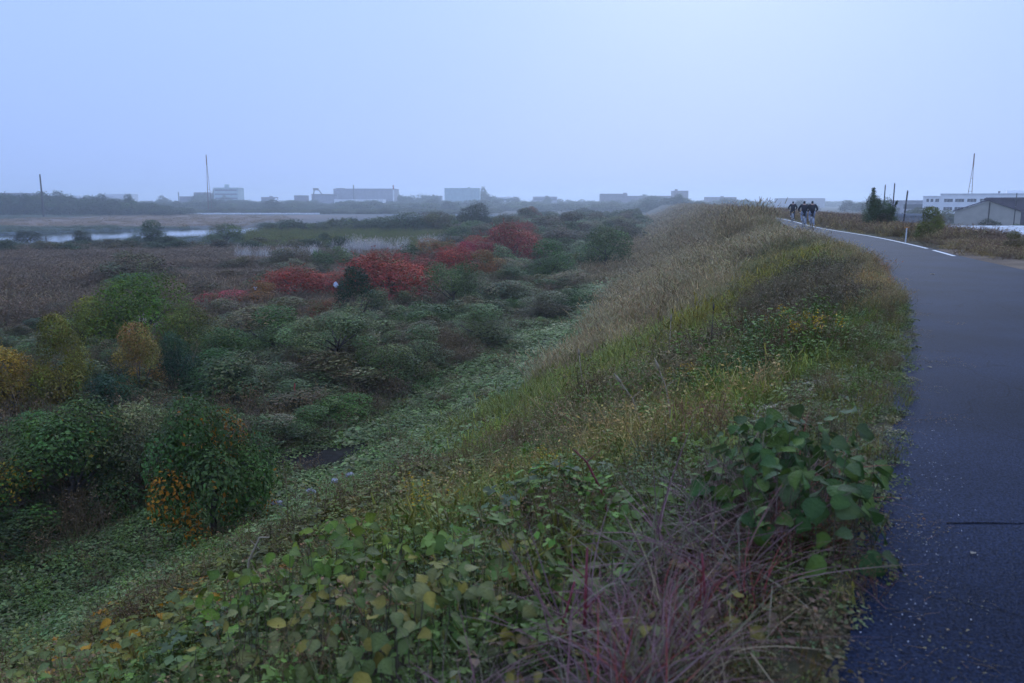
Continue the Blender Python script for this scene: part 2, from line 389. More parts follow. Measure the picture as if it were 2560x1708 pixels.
def blades(k, n, h, spread, lean, width, r, col, segs=3, droop=0.0, base=None, colvar=.3):
    """n curved tapering grass blades"""
    hh = r.uniform(h[0], h[1], n); az = r.uniform(0, 2*math.pi, n); ln = r.uniform(lean[0], lean[1], n)
    b = np.zeros((n, 3)); rr = spread*np.sqrt(r.random(n)); a2 = r.uniform(0, 2*math.pi, n)
    b[:, 0] = rr*np.cos(a2); b[:, 1] = rr*np.sin(a2)
    if base is not None: b = base
    d = np.stack([np.cos(az), np.sin(az), 0*az], 1); sd = np.stack([-np.sin(az), np.cos(az), 0*az], 1)
    wd = r.uniform(width[0], width[1], n)
    L = []
    for i in range(segs + 1):
        t = i/segs; c = b + d*(ln*hh*t**1.7)[:, None]; c[:, 2] += hh*(t - (0.3*ln + droop*ln)*t*t)
        w = wd*(1 - t)**.7 if i else wd*.8
        if i < segs: L += [c + sd*w[:, None]*.5, c - sd*w[:, None]*.5]
        else: L.append(c)
    V = np.stack(L, 1).reshape(-1, 3); kk = 2*segs + 1; T = []
    for i in range(segs - 1): a = 2*i; T += [(a, a+1, a+3), (a, a+3, a+2)]
    T.append((2*segs-2, 2*segs-1, 2*segs)); T = np.array(T)
    TT = (T[None] + (np.arange(n)*kk)[:, None, None]).reshape(-1, 3)
    C = np.ones((n, 4)); C[:, :3] = np.array(col)*r.uniform(1 - colvar, 1 + colvar, (n, 1))*r.uniform(.92, 1.08, (n, 3)); C[:, 3] = 0
    k.add(V, TT, rep(C, kk))
    return V.reshape(n, kk, 3)[:, -1]
def leafcol(n, r, var=.35, hue=.12, base=(1, 1, 1)):
    C = np.zeros((n, 4)); C[:, :3] = np.array(base)*r.uniform(1 - var, 1 + var, (n, 1))*r.uniform(1 - hue, 1 + hue, (n, 3)); return C
def diamonds(k, pos, nrm, size, r, C, tv=DIA_V, tt=DIA_T):
    al = r.normal(size=pos.shape); V, T = stamp(tv, tt, pos, frames(nrm, al), size); k.add(V, T, rep(C, len(tv)))
def rods(k, p0, p1, w, C):
    """three-sided thin sticks"""
    n = len(p0); d = unit(p1 - p0); a = unit(np.cross(d, np.array([.3, .2, .9]))); b = np.cross(d, a); L = []
    for t, q in ((0, p0), (1, p1)):
        for j in range(3):
            an = 2*math.pi*j/3; L.append(q + (a*math.cos(an) + b*math.sin(an))*(w*(1 - .6*t))[:, None])
    V = np.stack(L, 1).reshape(-1, 3); T = np.array([(0,1,4),(0,4,3),(1,2,5),(1,5,4),(2,0,3),(2,3,5)])
    k.add(V, (T[None] + (np.arange(n)*6)[:, None, None]).reshape(-1, 3), rep(C, 6))

def p_grass(seed, n=46, h=(.5, 1.0), spread=.2, lean=(.05, .55), w=(.006, .012), seg=3, heads=.35, droop=0.):
    r = np.random.default_rng(seed); k = Kit()
    tips = blades(k, n, h, spread, lean, w, r, (1, 1, 1), seg, droop)
    m = int(n*heads)
    if m:
        p = tips[:m] - np.array([0, 0, .05]); q = p + r.normal(0, .03, (m, 3)) + np.array([0, 0, .10])
        rods(k, p, q, np.full(m, .008), leafcol(m, r, .3, .1, (1.25, 1.15, 1.0)))
    return k.mesh('grass_tuft', M_INST)
def p_weed(seed, stems=9, lv=14, h=(.35, .7), spread=.22, ls=(.035, .07), top=None, twig=(.9, .7, .55)):
    r = np.random.default_rng(seed); k = Kit(); a = r.uniform(0, 6.28, stems); rr = spread*np.sqrt(r.random(stems))
    p0 = np.stack([rr*np.cos(a), rr*np.sin(a), 0*a], 1); hh = r.uniform(h[0], h[1], stems)
    p1 = p0*1.6 + r.normal(0, .05, (stems, 3)); p1[:, 2] = hh
    rods(k, p0, p1, np.full(stems, .005), leafcol(stems, r, .2, .1, twig))
    t = r.uniform(.2, 1, (stems, lv)); pos = (p0[:, None] + (p1 - p0)[:, None]*t[..., None]).reshape(-1, 3)
    n = len(pos); pos = pos + r.normal(0, .03, (n, 3)); nr = r.normal(0, .5, (n, 3)) + np.array([0, 0, .8])
    diamonds(k, pos, nr, r.uniform(ls[0], ls[1], n), r, leafcol(n, r))
    if top:
        m = stems*16; i = r.integers(0, stems, m); q = p1[i] + r.normal(0, .028, (m, 3)) + np.stack([0*hh[i], 0*hh[i], r.uniform(-.10, .07, m)], 1)
        C = leafcol(m, r, .25, .08, top); C[:, 3] = 1; diamonds(k, q, r.normal(size=(m, 3)) + [0, 0, .5], r.uniform(.018, .032, m), r, C)
    return k.mesh('weed', M_INST)
def p_mat(seed, n=90, rad=.42, h=.20, ls=(.05, .10)):
    r = np.random.default_rng(seed); k = Kit(); a = r.uniform(0, 6.28, n); rr = rad*np.sqrt(r.random(n))
    z = h*(1 - (rr/rad)**2*.7)*r.uniform(.25, 1, n)
    pos = np.stack([rr*np.cos(a), rr*np.sin(a), z], 1); nr = np.stack([pos[:, 0]*1.2, pos[:, 1]*1.2, np.full(n, .75)], 1) + r.normal(0, .38, (n, 3))
    diamonds(k, pos, nr, r.uniform(ls[0], ls[1], n), r, leafcol(n, r, .4))
    return k.mesh('vine_mat', M_INST)
def p_kudzu(seed, n=18, rad=.30, h=(.10, .46), ls=(.055, .105)):
    """trifoliate leaves on petioles"""
    r = np.random.default_rng(seed); k = Kit(); a = r.uniform(0, 6.28, n); rr = rad*np.sqrt(r.random(n))
    hz = r.uniform(h[0], h[1], n); top = np.stack([rr*np.cos(a), rr*np.sin(a), hz], 1); foot = top*np.array([.4, .4, 0])
    rods(k, foot, top, np.full(n, .0035), leafcol(n, r, .2, .1, (1.1, .9, .8)))
    for i in range(n):
        ax = np.array([math.cos(a[i]), math.sin(a[i]), r.uniform(-.6, .1)]); nm = unit(np.array([.35*math.cos(a[i]), .35*math.sin(a[i]), 1]) + r.normal(0, .3, 3))
        sd = np.cross(nm, ax); sz = r.uniform(*ls); cc = leafcol(1, r, .35, .12)
        for j, (dr, off) in enumerate(((ax, .25), (ax*.25 + sd, .05), (ax*.25 - sd, .05))):
            tv, tt = LEAF[r.integers(0, 6)]
            dr = unit(dr); al = dr + r.normal(0, .12, 3); nn = nm + r.normal(0, .22, 3)
            V, T = stamp(tv, tt, (top[i] + dr*off*sz)[None], frames(nn[None], al[None]), sz*r.uniform(.85, 1.1))
            k.add(V, T, rep(cc*np.array([1, 1, 1, 0])*r.uniform(.85, 1.15), len(tv)))
    return k.mesh('kudzu', M_INST)
def p_twigs(seed, n=14, h=(.4, .9), spread=.3):
    r = np.random.default_rng(seed); k = Kit(); a = r.uniform(0, 6.28, n); rr = spread*np.sqrt(r.random(n))
    p0 = np.stack([rr*np.cos(a), rr*np.sin(a), 0*a], 1); p1 = p0 + r.normal(0, .16, (n, 3)); p1[:, 2] = r.uniform(h[0], h[1], n)
    C = leafcol(n, r, .3, .1); rods(k, p0, p1, np.full(n, .006), C)
    for t in (.45, .6, .75, .88):
        b0 = p0 + (p1 - p0)*t; b1 = b0 + r.normal(0, .11, (n, 3)) + np.array([0, 0, .13]); rods(k, b0, b1, np.full(n, .0035), C)
        q = np.repeat(b1, 3, 0) + r.normal(0, .03, (3*n, 3)); diamonds(k, q, r.normal(size=(3*n, 3)), r.uniform(.02, .045, 3*n), r, leafcol(3*n, r, .4, .12, (1.1, 1., .9)))
    return k.mesh('dead_weed', M_INST)
def p_litter(seed, n=26, rad=.3):
    r = np.random.default_rng(seed); k = Kit(); a = r.uniform(0, 6.28, n); rr = rad*np.sqrt(r.random(n))
    pos = np.stack([rr*np.cos(a), rr*np.sin(a), r.uniform(.004, .02, n)], 1)
    diamonds(k, pos, r.normal(0, .3, (n, 3)) + [0, 0, 1], r.uniform(.012, .04, n), r, leafcol(n, r, .5, .15))
    m = 10; p = np.stack([r.uniform(-rad, rad, m), r.uniform(-rad, rad, m), np.full(m, .008)], 1); q = p + np.stack([r.normal(0, .08, m), r.normal(0, .08, m), r.uniform(0, .02, m)], 1)
    rods(k, p, q, np.full(m, .002), leafcol(m, r, .4, .1, (1.1, 1, .95)))
    return k.mesh('litter', M_INST)

def p_crown(seed, shape='round', n=12000, ls=.024, mat=None, accent=None, inner=.15):
    """leafy crown in a unit box: lumps of leaves, uneven outline, gaps between the lumps"""
    r = np.random.default_rng(seed); k = Kit(); P = []
    if shape == 'round':
        for i in range(26):
            d = unit(r.normal(size=3)); d[2] = abs(d[2])*.95 - .28; q = r.uniform(.55, 1.0)
            P.append((d[0]*.34*q, d[1]*.34*q, .42 + d[2]*.46*q, r.uniform(.09, .18)))
        for i in range(13):
            a = r.uniform(0, 6.28); q = r.uniform(.22, .40); P.append((q*math.cos(a), q*math.sin(a), r.uniform(.08, .34), r.uniform(.08, .15)))
    elif shape == 'mound':
        for i in range(34):
            a = r.uniform(0, 6.28); el = r.uniform(0, 1)**.8; q = math.sqrt(1 - el*el*.85)*r.uniform(.5, 1.1); ecc = .75 + .25*math.sin(2*a + seed)
            P.append((.42*q*ecc*math.cos(a), .42*q*math.sin(a), .08 + .70*el*r.uniform(.45, 1.15)*(1 + .25*math.sin(3*a + seed*2)), r.choice([.06, .09, .13, .18], p=[.3, .3, .25, .15])))
    elif shape == 'upright':
        for i in range(30):
            a = r.uniform(0, 6.28); h = r.random(); w = .34*math.sqrt(max(.06, 1 - (1.15*h)**2)) if h < .85 else .1
            P.append((w*math.cos(a)*r.uniform(.6, 1), w*math.sin(a)*r.uniform(.6, 1), .10 + .8*h, r.uniform(.08, .15)))
    elif shape == 'tree':
        for i in range(26):
            d = unit(r.normal(size=3)); q = r.uniform(.5, 1); P.append((d[0]*.36*q, d[1]*.36*q, .64 + d[2]*.27*q, r.uniform(.09, .17)))
    elif shape == 'arch':
        for i in range(30):
            a = r.uniform(0, 6.28); q = r.random()**.6; P.append((.42*q*math.cos(a), .42*q*math.sin(a), .86 - .42*q*q*r.uniform(.4, 1.2), r.uniform(.07, .13)))
    P = np.array(P); w = P[:, 3]**2; idx = r.choice(len(P), n, p=w/w.sum())
    d = unit(r.normal(size=(n, 3)) + np.array([0, 0, .35])); rad = P[idx, 3]*np.where(r.random(n) < inner, r.uniform(.3, .9, n), r.uniform(.88, 1.1, n))
    asp = 1.0 if shape != 'mound' else .95
    pos = P[idx, :3] + d*rad[:, None]*np.array([1, 1, asp]); pos += r.normal(0, .006, pos.shape)
    # leaves buried deep in another lump go
    dm = np.linalg.norm(pos[:, None] - P[None, :, :3], axis=2)/P[None, :, 3]; keep = (dm < .72).sum(1) < (2 if inner > .1 else 1); keep &= pos[:, 2] > .0
    pos, d, idx = pos[keep], d[keep], idx[keep]; n = len(pos)
    nr = d*.8 + np.array([0, 0, .55]) + r.normal(0, .45, (n, 3))
    C = leafcol(n, r, .38, .13); C[:, :3] *= (r.uniform(.62, 1.35, (len(P), 1))*r.uniform(.82, 1.18, (len(P), 3)))[idx]
    if accent:
        col, frac = accent; hot = r.choice(len(P), max(1, int(len(P)*frac)), replace=False); sel = (np.isin(idx, hot) & (r.random(n) < .6)) | (r.random(n) < .012)
        C[sel] = leafcol(int(sel.sum()), r, .35, .12, col); C[sel, 3] = 1
    diamonds(k, pos, nr, ls*r.uniform(.55, 1.3, n)*r.uniform(.65, 1.3, len(P))[idx], r, C)
    # loose shoots break the outline
    m = 130; i = r.integers(0, len(pos), m); p0 = pos[i]; out = unit(d[i] + np.array([0, 0, .5])); p1 = p0 + out*r.uniform(.03, .13, m)[:, None]
    p1[:, 2] = np.minimum(p1[:, 2], 1.06); rods(k, p0, p1, np.full(m, .0012), leafcol(m, r, .2, .1, (.9, .8, .6)))
    q = (p0[:, None] + (p1 - p0)[:, None]*np.linspace(.3, 1, 5)[None, :, None]).reshape(-1, 3); diamonds(k, q, r.normal(size=q.shape) + [0, 0, .4], ls*.9*r.uniform(.6, 1.1, len(q)), r, leafcol(len(q), r))
    return k.mesh('crown', mat or M_OBJ)
def p_trunk(seed, shape='round'):
    r = random.Random(seed); m = MB(); h = .55 if shape in ('tree', 'arch') else .3
    m.tube([(0, 0, -.12), (.01, 0, h*.5), (.0, .02, h)], [.030, .022, .016], 7)
    for i in range(6):
        a = i*1.05 + r.uniform(-.3, .3); z = h*r.uniform(.5, 1); q = r.uniform(.18, .32)
        m.tube([(0, 0.01, z), (q*.5*math.cos(a), q*.5*math.sin(a), z + .14), (q*math.cos(a), q*math.sin(a), z + r.uniform(.2, .36))], [.013, .009, .004], 5)
    return m.mesh('trunk', M_BARK, True)

# ------------------------------------------------------------------ scattering of what nobody could count
def scatter(name, protos, pts, rz, scl, idx, tint, label, cat, tilt=None):
    n = len(pts); me = bpy.data.meshes.new(name); me.vertices.add(n)
    me.vertices.foreach_set('co', np.ascontiguousarray(pts, np.float32).ravel())
    rot = np.zeros((n, 3), np.float32); rot[:, 2] = rz
    if tilt is not None: rot[:, :2] = tilt
    a = me.attributes.new('rot', 'FLOAT_VECTOR', 'POINT'); a.data.foreach_set('vector', rot.ravel())
    sc = np.asarray(scl, np.float32); sc = np.repeat(sc[:, None], 3, 1) if sc.ndim == 1 else sc
    a = me.attributes.new('scl', 'FLOAT_VECTOR', 'POINT'); a.data.foreach_set('vector', np.ascontiguousarray(sc).ravel())
    a = me.attributes.new('idx', 'INT', 'POINT'); a.data.foreach_set('value', np.asarray(idx, np.int32))
    tc = np.ones((n, 4), np.float32); tc[:, :3] = tint
    a = me.attributes.new('tint', 'FLOAT_COLOR', 'POINT'); a.data.foreach_set('color', tc.ravel())
    pc = bpy.data.collections.new(name + '_kinds')
    for i, p in enumerate(protos): pc.objects.link(bpy.data.objects.new('%s_kind_%02d' % (name, i), p))
    o = obj(name, me)
    ng = bpy.data.node_groups.new(name, 'GeometryNodeTree')
    ng.interface.new_socket('Geometry', in_out='INPUT', socket_type='NodeSocketGeometry'); ng.interface.new_socket('Geometry', in_out='OUTPUT', socket_type='NodeSocketGeometry')
    gi = ng.nodes.new('NodeGroupInput'); go = ng.nodes.new('NodeGroupOutput')
    ip = ng.nodes.new('GeometryNodeInstanceOnPoints'); ci = ng.nodes.new('GeometryNodeCollectionInfo')
    ci.inputs['Collection'].default_value = pc; ci.inputs['Separate Children'].default_value = True; ci.inputs['Reset Children'].default_value = True
    ip.inputs['Pick Instance'].default_value = True
    def na(nm, ty):
        q = ng.nodes.new('GeometryNodeInputNamedAttribute'); q.data_type = ty; q.inputs[0].default_value = nm; return q.outputs[0]
    ng.links.new(gi.outputs[0], ip.inputs['Points']); ng.links.new(ci.outputs[0], ip.inputs['Instance'])
    ng.links.new(na('idx', 'INT'), ip.inputs['Instance Index']); ng.links.new(na('rot', 'FLOAT_VECTOR'), ip.inputs['Rotation']); ng.links.new(na('scl', 'FLOAT_VECTOR'), ip.inputs['Scale'])
    ng.links.new(ip.outputs[0], go.inputs[0])
    md = o.modifiers.new('scatter', 'NODES'); md.node_group = ng
    tag(o, label, cat, kind='stuff'); return o

# ------------------------------------------------------------------ ground cover
g_dry = [p_grass(100 + i) for i in range(4)]
g_fine = [p_grass(120 + i, 60, (.22, .5), .2, (.1, .7), (.004, .009), 3, .15) for i in range(3)]
g_arch = [p_grass(140 + i, 26, (.45, .85), .16, (.3, 1.3), (.007, .014), 7, 0, .3) for i in range(4)]
w_leaf = [p_weed(160 + i) for i in range(4)]
w_gold = [p_weed(170 + i, 8, 14, (.5, .8), .2, (.03, .06), (.38, .24, .015)) for i in range(2)]
w_tiny = [p_weed(180 + i, 12, 16, (.2, .5), .24, (.018, .035)) for i in range(3)]
v_mat = [p_mat(200 + i) for i in range(4)]
kud = [p_kudzu(220 + i) for i in range(4)]
dead = [p_twigs(240 + i) for i in range(4)]
litt = [p_litter(260 + i) for i in range(3)]
PR = g_dry + g_fine + g_arch + w_leaf + w_gold + w_tiny + v_mat + kud + dead + litt
K_ = {}; _o = 0
for nm, l in (('G', g_dry), ('g', g_fine), ('P', g_arch), ('W', w_leaf), ('Y', w_gold), ('t', w_tiny), ('M', v_mat), ('K', kud), ('T', dead), ('L', litt)):
    K_[nm] = (_o, len(l)); _o += len(l)

def band(y0, y1, s0, s1, dens):
    n = int((y1 - y0)*(s1 - s0)*dens); return rng.uniform(s0, s1, n), rng.uniform(y0, y1, n)
BANDS = [(2.0, 4), (4, 7), (7, 12), (12, 20), (20, 35), (35, 60), (60, 110), (110, 220), (220, 420)]
def grow(y): return max(1.0, y/13.0)**.62
def hsq(y): return grow(y)**-.75
def pick(table, u):
    """table: (weight, kind, tint, size)"""
    tot = sum(t[0] for t in table); u *= tot
    for t in table:
        u -= t[0]
        if u <= 0: return t
    return table[-1]

DRY, DRYP, OLIVE, YEL = (.25, .21, .15), (.22, .18, .14), (.15, .16, .07), (.19, .18, .045)
GRN, GRN2, GREY, DKP = (.095, .15, .04), (.055, .105, .03), (.115, .13, .075), (.105, .08, .075)
KUD, KUDY, BLUEG, RED = (.10, .155, .042), (.15, .145, .04), (.085, .115, .07), (.20, .045, .03)
PUR, PURG, BRN, TAN = (.165, .088, .14), (.14, .125, .12), (.125, .09, .065), (.25, .19, .11)
def slope_zone(s, y, n1, n2):  # lower slope tints raised to stand in for light on the upward-facing bank
    q = s + n1*.5
    if s < .3 and y < 5.6: return [(3, 'K', GRN, .6), (2.5, 't', GRN, .7), (2, 'M', BLUEG, .6), (1.5, 'g', OLIVE, .6), (1, 'L', BRN, .8)]
    if y < 4.5 and s < 1.1 - (y - 2.6)*.18 + n2*.2:
        return [(5.5, 'P', PUR, .98), (4.5, 'P', PURG, .95), (1.6, 'P', (.20, .04, .05), .9), (1.2, 'K', BLUEG, .6), (.8, 'K', (.17, .12, .06), .6), (1, 'T', PUR, .6)]
    if y < 7.5 and q < 5.2 and y < 6.2 + n2:
        if q < 2.2 and y > 4.6: return [(3, 't', BLUEG, 1.1), (2, 'g', OLIVE, 1.0), (.12, 'Y', GRN, .9), (1, 'K', KUD, .7), (1.4, 'T', BRN, .8)]
        return [(3, 'K', KUD, .9), (2, 'K', BLUEG, .9), (2.6, 'W', GRN, .85), (2.5, 't', (.09, .13, .05), 1.05), (1.8, 'g', (.18, .19, .06), 1.05), (.7, 'P', (.13, .14, .09), .7), (.7, 'T', (.17, .12, .09), .9), (.8, 'W', (.06, .09, .03), .8), (.8, 'K', KUDY, .9), (1.2, 'M', GRN, 1.0)]
    if y < 10.5 and q > 4.4: return [(2.5, 'K', (.11, .12, .045), .9), (2, 'K', KUDY, .8), (2, 'M', BLUEG, 1.0), (1.5, 'W', OLIVE, .9), (1, 'T', BRN, .8), (.5, 'K', (.30, .15, .02), .7)]
    if q < 0.75 and y > 5:                                           # verge of the path
        if y > 12.5 and y < 33: return [(4, 'G', TAN, .8), (2, 'T', DRY, .8), (1.5, 'W', GREY, .7), (1.2 if y > 19 else .2, 'G', (.28, .10, .05), .7)]
        if y < 13: return [(4, 'M', GREY, .75), (2, 't', GRN, .7), (2, 'L', TAN, 1), (1.5, 'g', KUDY, .6), (1.2, 'M', (.17, .16, .15), .7)]
        return [(4, 'G', DRYP, .8), (1, 'W', OLIVE, .8)]
    if y < 9 and q < 5: return [(4, 'g', (.165, .185, .06), 1.1), (1.5, 'M', (.12, .16, .06), 1.0), (2, 't', GRN, 1.0), (.1, 'Y', GRN, .8), (1, 'W', OLIVE, .8), (.6, 'T', TAN, .9)]
    if y < 13 and q < 2.1: return [(3, 'W', GRN, 1.0), (1.6 if n1 > .55 else .12, 'Y', GRN, 1.05), (1.5, 't', (.07, .12, .06), 1.2), (1, 'g', OLIVE, 1.0), (.6, 'T', BRN, .8)]
    if y < 12.5 and q < 4.2: return [(1.5, 'g', BRN, 1.0), (1.2, 'T', DRYP, .9), (3, 'g', OLIVE, 1.0), (2, 'W', GRN, .9), (1.2, 'M', GRN, .9)]
    if y < 13.5 and q < 7.2: return [(1.4, 'T', BRN, .9), (2.2, 'g', OLIVE, 1.0), (1.5, 'W', GRN, .8), (1.8, 't', GRN, 1.0), (1.2, 'M', GREY, .9)]
    if q > 10.4 + (y > 40)*1.0 and y < 75 or (y < 19 and q > 7.3): return [(6, 'M', (.115, .16, .075), 1.15), (2, 'M', (.14, .16, .10), 1.1), (1, 'W', GRN, .8), (.5, 'M', KUDY, .9), (.3, 'T', BRN, .8)]
    if y < 23 and q < 3.3 and y > 12: return [(3.5, 'T', (.115, .095, .08), .9), (3, 'G', (.17, .14, .10), .7), (2, 'W', (.085, .10, .05), .8)]
    yl = 4.6 - (y - 20)*.30
    if 18 < y < 33 and abs(q - yl) < .9: return [(6, 'g', YEL, 1.35), (1.5, 'G', OLIVE, .75), (.6, 'W', KUDY, .8)]
    if y < 25 and q < 10.4: return [(6, 'g', (.17, .20, .07), 1.35), (2, 'M', (.13, .16, .06), 1.0), (1.5, 'G', DRY, .6), (1.2, 'W', GRN, .7)]
    if y < 38 and q < 4.5: return [(3, 'W', (.10, .11, .05), .9), (4, 'G', (.20, .175, .09), .85), (3, 'g', OLIVE, 1.2)]
    if y < 60: return [(7, 'G', (.275, .23, .18), 1.2), (.8, 'G', OLIVE, 1.0), (.8, 'T', BRN, .9)]
    return [(6, 'G', DRYP, 1.1), (2, 'G', BRN, 1.0), (.8, 'W', (.09, .075, .05), 1.0)]

def in_ditch(x, y): return ((x + 6.2)/1.9)**2 + ((y - 23.6 - .35*(x + 6.2))/.75)**2 < 1 + .25*wob(x, y, .6)
def slope_cover():
    pts, rz, sc, ix, ti = [], [], [], [], []
    for y0, y1 in BANDS:
        g = grow((y0 + y1)/2); s0 = -0.06; s1 = 18.5
        d = (34 if y1 < 13 else 28)/g**2
        for s, y in zip(*band(y0, y1, s0, s1, d)):
            x = float(x_of(s, y))
            if y < 18 and x < -(.66*y + 1.2): continue                 # nothing shows that far out of the frame
            if in_ditch(x, y): continue
            n1 = float(wob(x, y, 1.1, 3)); n2 = float(wob(x, y, .8, 7))
            t = pick(slope_zone(s, y, n1, n2), rng.random())
            k0, kn = K_[t[1]]
            edge = .55 + .45*min(1, s/1.1)
            v = rng.uniform(.75, 1.25)*(1 + .22*float(wob(x, y, 2.3, 11)))
            f = t[3]*g*rng.uniform(.7, 1.2)*(edge if t[1] != 'P' else max(.75, edge))*(1 + .34*float(wob(x, y, 1.3, 5)))
            if y < 3.0: f *= .8
            if y < 7.5 and s > .8: f *= .9 + .28*float(wob(x, y, .55, 21))
            hf = hsq(y)*(.8 + .3*max(0, float(wob(x, y, .5, 31))) if y < 8 else 1)*(1 if t[1] == 'P' else (.42 + .28*min(1, s/1.2)) if y < 13 else .52 + .2*min(1, s/3) if y < 32 else .36 + .25*min(1, s/6) if y < 56 or (y < 82 and s > 4) else 1.15 if y < 82 else .9)
            pts.append((x, y, float(ground(x, y)) - .02)); rz.append(rng.uniform(0, 6.28)); sc.append((f, f, f*hf)); ix.append(k0 + rng.integers(0, kn))
            ti.append(np.array(t[2])*v*rng.uniform(.92, 1.08, 3))
    for s, y in zip(*band(2.4, 4.5, .22, 1.25, 34)):                   # the purple grass tangle itself
        if s > 1.12 - (y - 2.4)*.2 + .12*wob(s, y, .3): continue
        x = float(x_of(s, y)); t = pick([(5, 'P', PUR, .95), (4, 'P', PURG, .9), (1.2, 'P', (.22, .045, .06), .85), (1, 'P', (.26, .22, .20), .8)], rng.random())
        k0, kn = K_['P']; f = t[3]*rng.uniform(.7, 1.1); pts.append((x, y, float(ground(x, y)) - .02)); rz.append(rng.uniform(0, 6.28)); f *= .84; sc.append((f, f, f*.92)); ix.append(k0 + rng.integers(0, kn)); ti.append(np.array(t[2])*rng.uniform(.7, 1.35))
    for s, y in zip(*band(2.2, 15, -.14, .75, 70)):                    # low leafy mat creeping over the edge of the asphalt
        x = float(x_of(s, y)); t = pick([(4, 'M', GREY, .5), (2, 'M', (.10, .13, .05), .5), (2, 't', GRN, .55), (1.2, 'g', KUDY, .5), (1, 'M', (.19, .17, .13), .45), (.8, 'T', BRN, .4)], rng.random())
        dim = np.array((.75, .5, .6)) if y < 4.4 and rng.random() < .75 else 1.0
        k0, kn = K_[t[1]]; f = t[3]*rng.uniform(.6, 1.2)*(.6 if s < 0 else 1)
        pts.append((x, y, float(ground(x, y)) + (.0 if s < 0 else -.02))); rz.append(rng.uniform(0, 6.28)); sc.append((f, f, f*.8)); ix.append(k0 + rng.integers(0, kn)); ti.append(np.array(t[2])*rng.uniform(.7, 1.3)*dim)
    scatter('slope_vegetation', PR, np.array(pts), np.array(rz), np.array(sc), ix, np.array(ti),
            'tangle of grass, kudzu and weeds covering the river side of the embankment', 'vegetation', np.random.default_rng(3).normal(0, 1, (len(pts), 2))*np.where((np.array(ix) >= K_['P'][0]) & (np.array(ix) < K_['P'][0] + K_['P'][1]), .38, .12)[:, None])
slope_cover()

def verge_right():
    pts, rz, sc, ix, ti = [], [], [], [], []
    for y0, y1 in BANDS:
        if y1 <= 14: continue
        g = grow((y0 + y1)/2)*.85; d = 20/g**2
        for s, y in zip(*band(max(y0, 14), y1, -15, -2.75, d)):
            u = -s - float(road_w(y))
            if u < .25 + .2*wob(y, s, .9): continue
            if y < 24 and rng.random() < .6 and u < 3: continue
            x = float(x_of(s, y)); n = float(wob(x, y, 3, 2))
            if u < .9: t = pick([(3, 'L', TAN, 1), (2, 'g', TAN, .8), (2, 'T', BRN, .5)], rng.random())
            elif u < 2.8: t = pick([(4, 'T', (.15, .095, .08), 1.0), (3, 'G', DRY, .95), (1.2, 'G', (.20, .16, .05), .9), (1, 'W', (.09, .10, .05), .8)], rng.random())
            else: t = pick([(4, 'T', (.14, .09, .085), 1.15), (2.5, 'G', DRYP, 1.0), (1.2, 'W', (.08, .085, .045), 1.0)], rng.random())
            k0, kn = K_[t[1]]; f = t[3]*g*rng.uniform(.7, 1.15)*(1 + .2*n)
            hr = (.34 if u > .9 else .45) if y < 34 else (.45 if u > 3 else .6) if y < 60 else .6
            pts.append((x, y, float(ground(x, y)) - .02)); rz.append(rng.uniform(0, 6.28)); sc.append((f, f, f*hsq(y)*hr)); ix.append(k0 + rng.integers(0, kn)); ti.append(np.array(t[2])*rng.uniform(.75, 1.25))
    scatter('verge_weeds', PR, np.array(pts), np.array(rz), np.array(sc), ix, np.array(ti), 'brown dead weeds and dry grass along the far side of the path', 'weeds')
verge_right()

def path_litter():
    n = 90; y = 2.4 + rng.random(n)**1.6*14; s = -np.abs(rng.normal(0, .22, n)) - .0
    x = x_of(s, y); pts = np.stack([x, y, np.full(n, .006)], 1)
    k0, kn = K_['L']; col = np.array([(.17, .12, .10), (.14, .09, .07), (.20, .18, .19), (.12, .10, .08)])[rng.integers(0, 4, n)]
    scatter('path_litter', PR, pts, rng.uniform(0, 6.28, n), rng.uniform(.25, .6, n), k0 + rng.integers(0, kn, n), col*rng.uniform(.7, 1.2, (n, 1)), 'dry leaf litter and grit strewn along the left edge of the path', 'litter')
path_litter()

def pebbles():
    r = np.random.default_rng(5); k = Kit(); n = 260
    y = 2.5 + r.beta(1.6, 2.2, n)*4.2; s = -.10 - r.beta(2.0, 3.0, n)*.5
    x = x_of(s, y); h = r.uniform(.0012, .0042, n)
    oct_v = np.array([(1,0,0),(0,1,0),(-1,0,0),(0,-1,0),(0,0,.8),(0,0,-.3)]); oct_t = np.array([(0,1,4),(1,2,4),(2,3,4),(3,0,4)])
    V, T = stamp(oct_v, oct_t, np.stack([x, y, np.full(n, .005)], 1), frames(np.tile([0., 0, 1], (n, 1)) + r.normal(0, .2, (n, 3)), r.normal(size=(n, 3))), h)
    k.add(V, T, rep(leafcol(n, r, .5, .06, (.34, .34, .40)) + np.array([0, 0, 0, 1]), 6))
    m = plain('wet_grit', (.34, .34, .38), .15, .5, 40, spec=.6)
    o = obj('grit', k.mesh('grit', m)); tag(o, 'loose glinting grit on the near edge of the path', 'grit', kind='stuff')
pebbles()

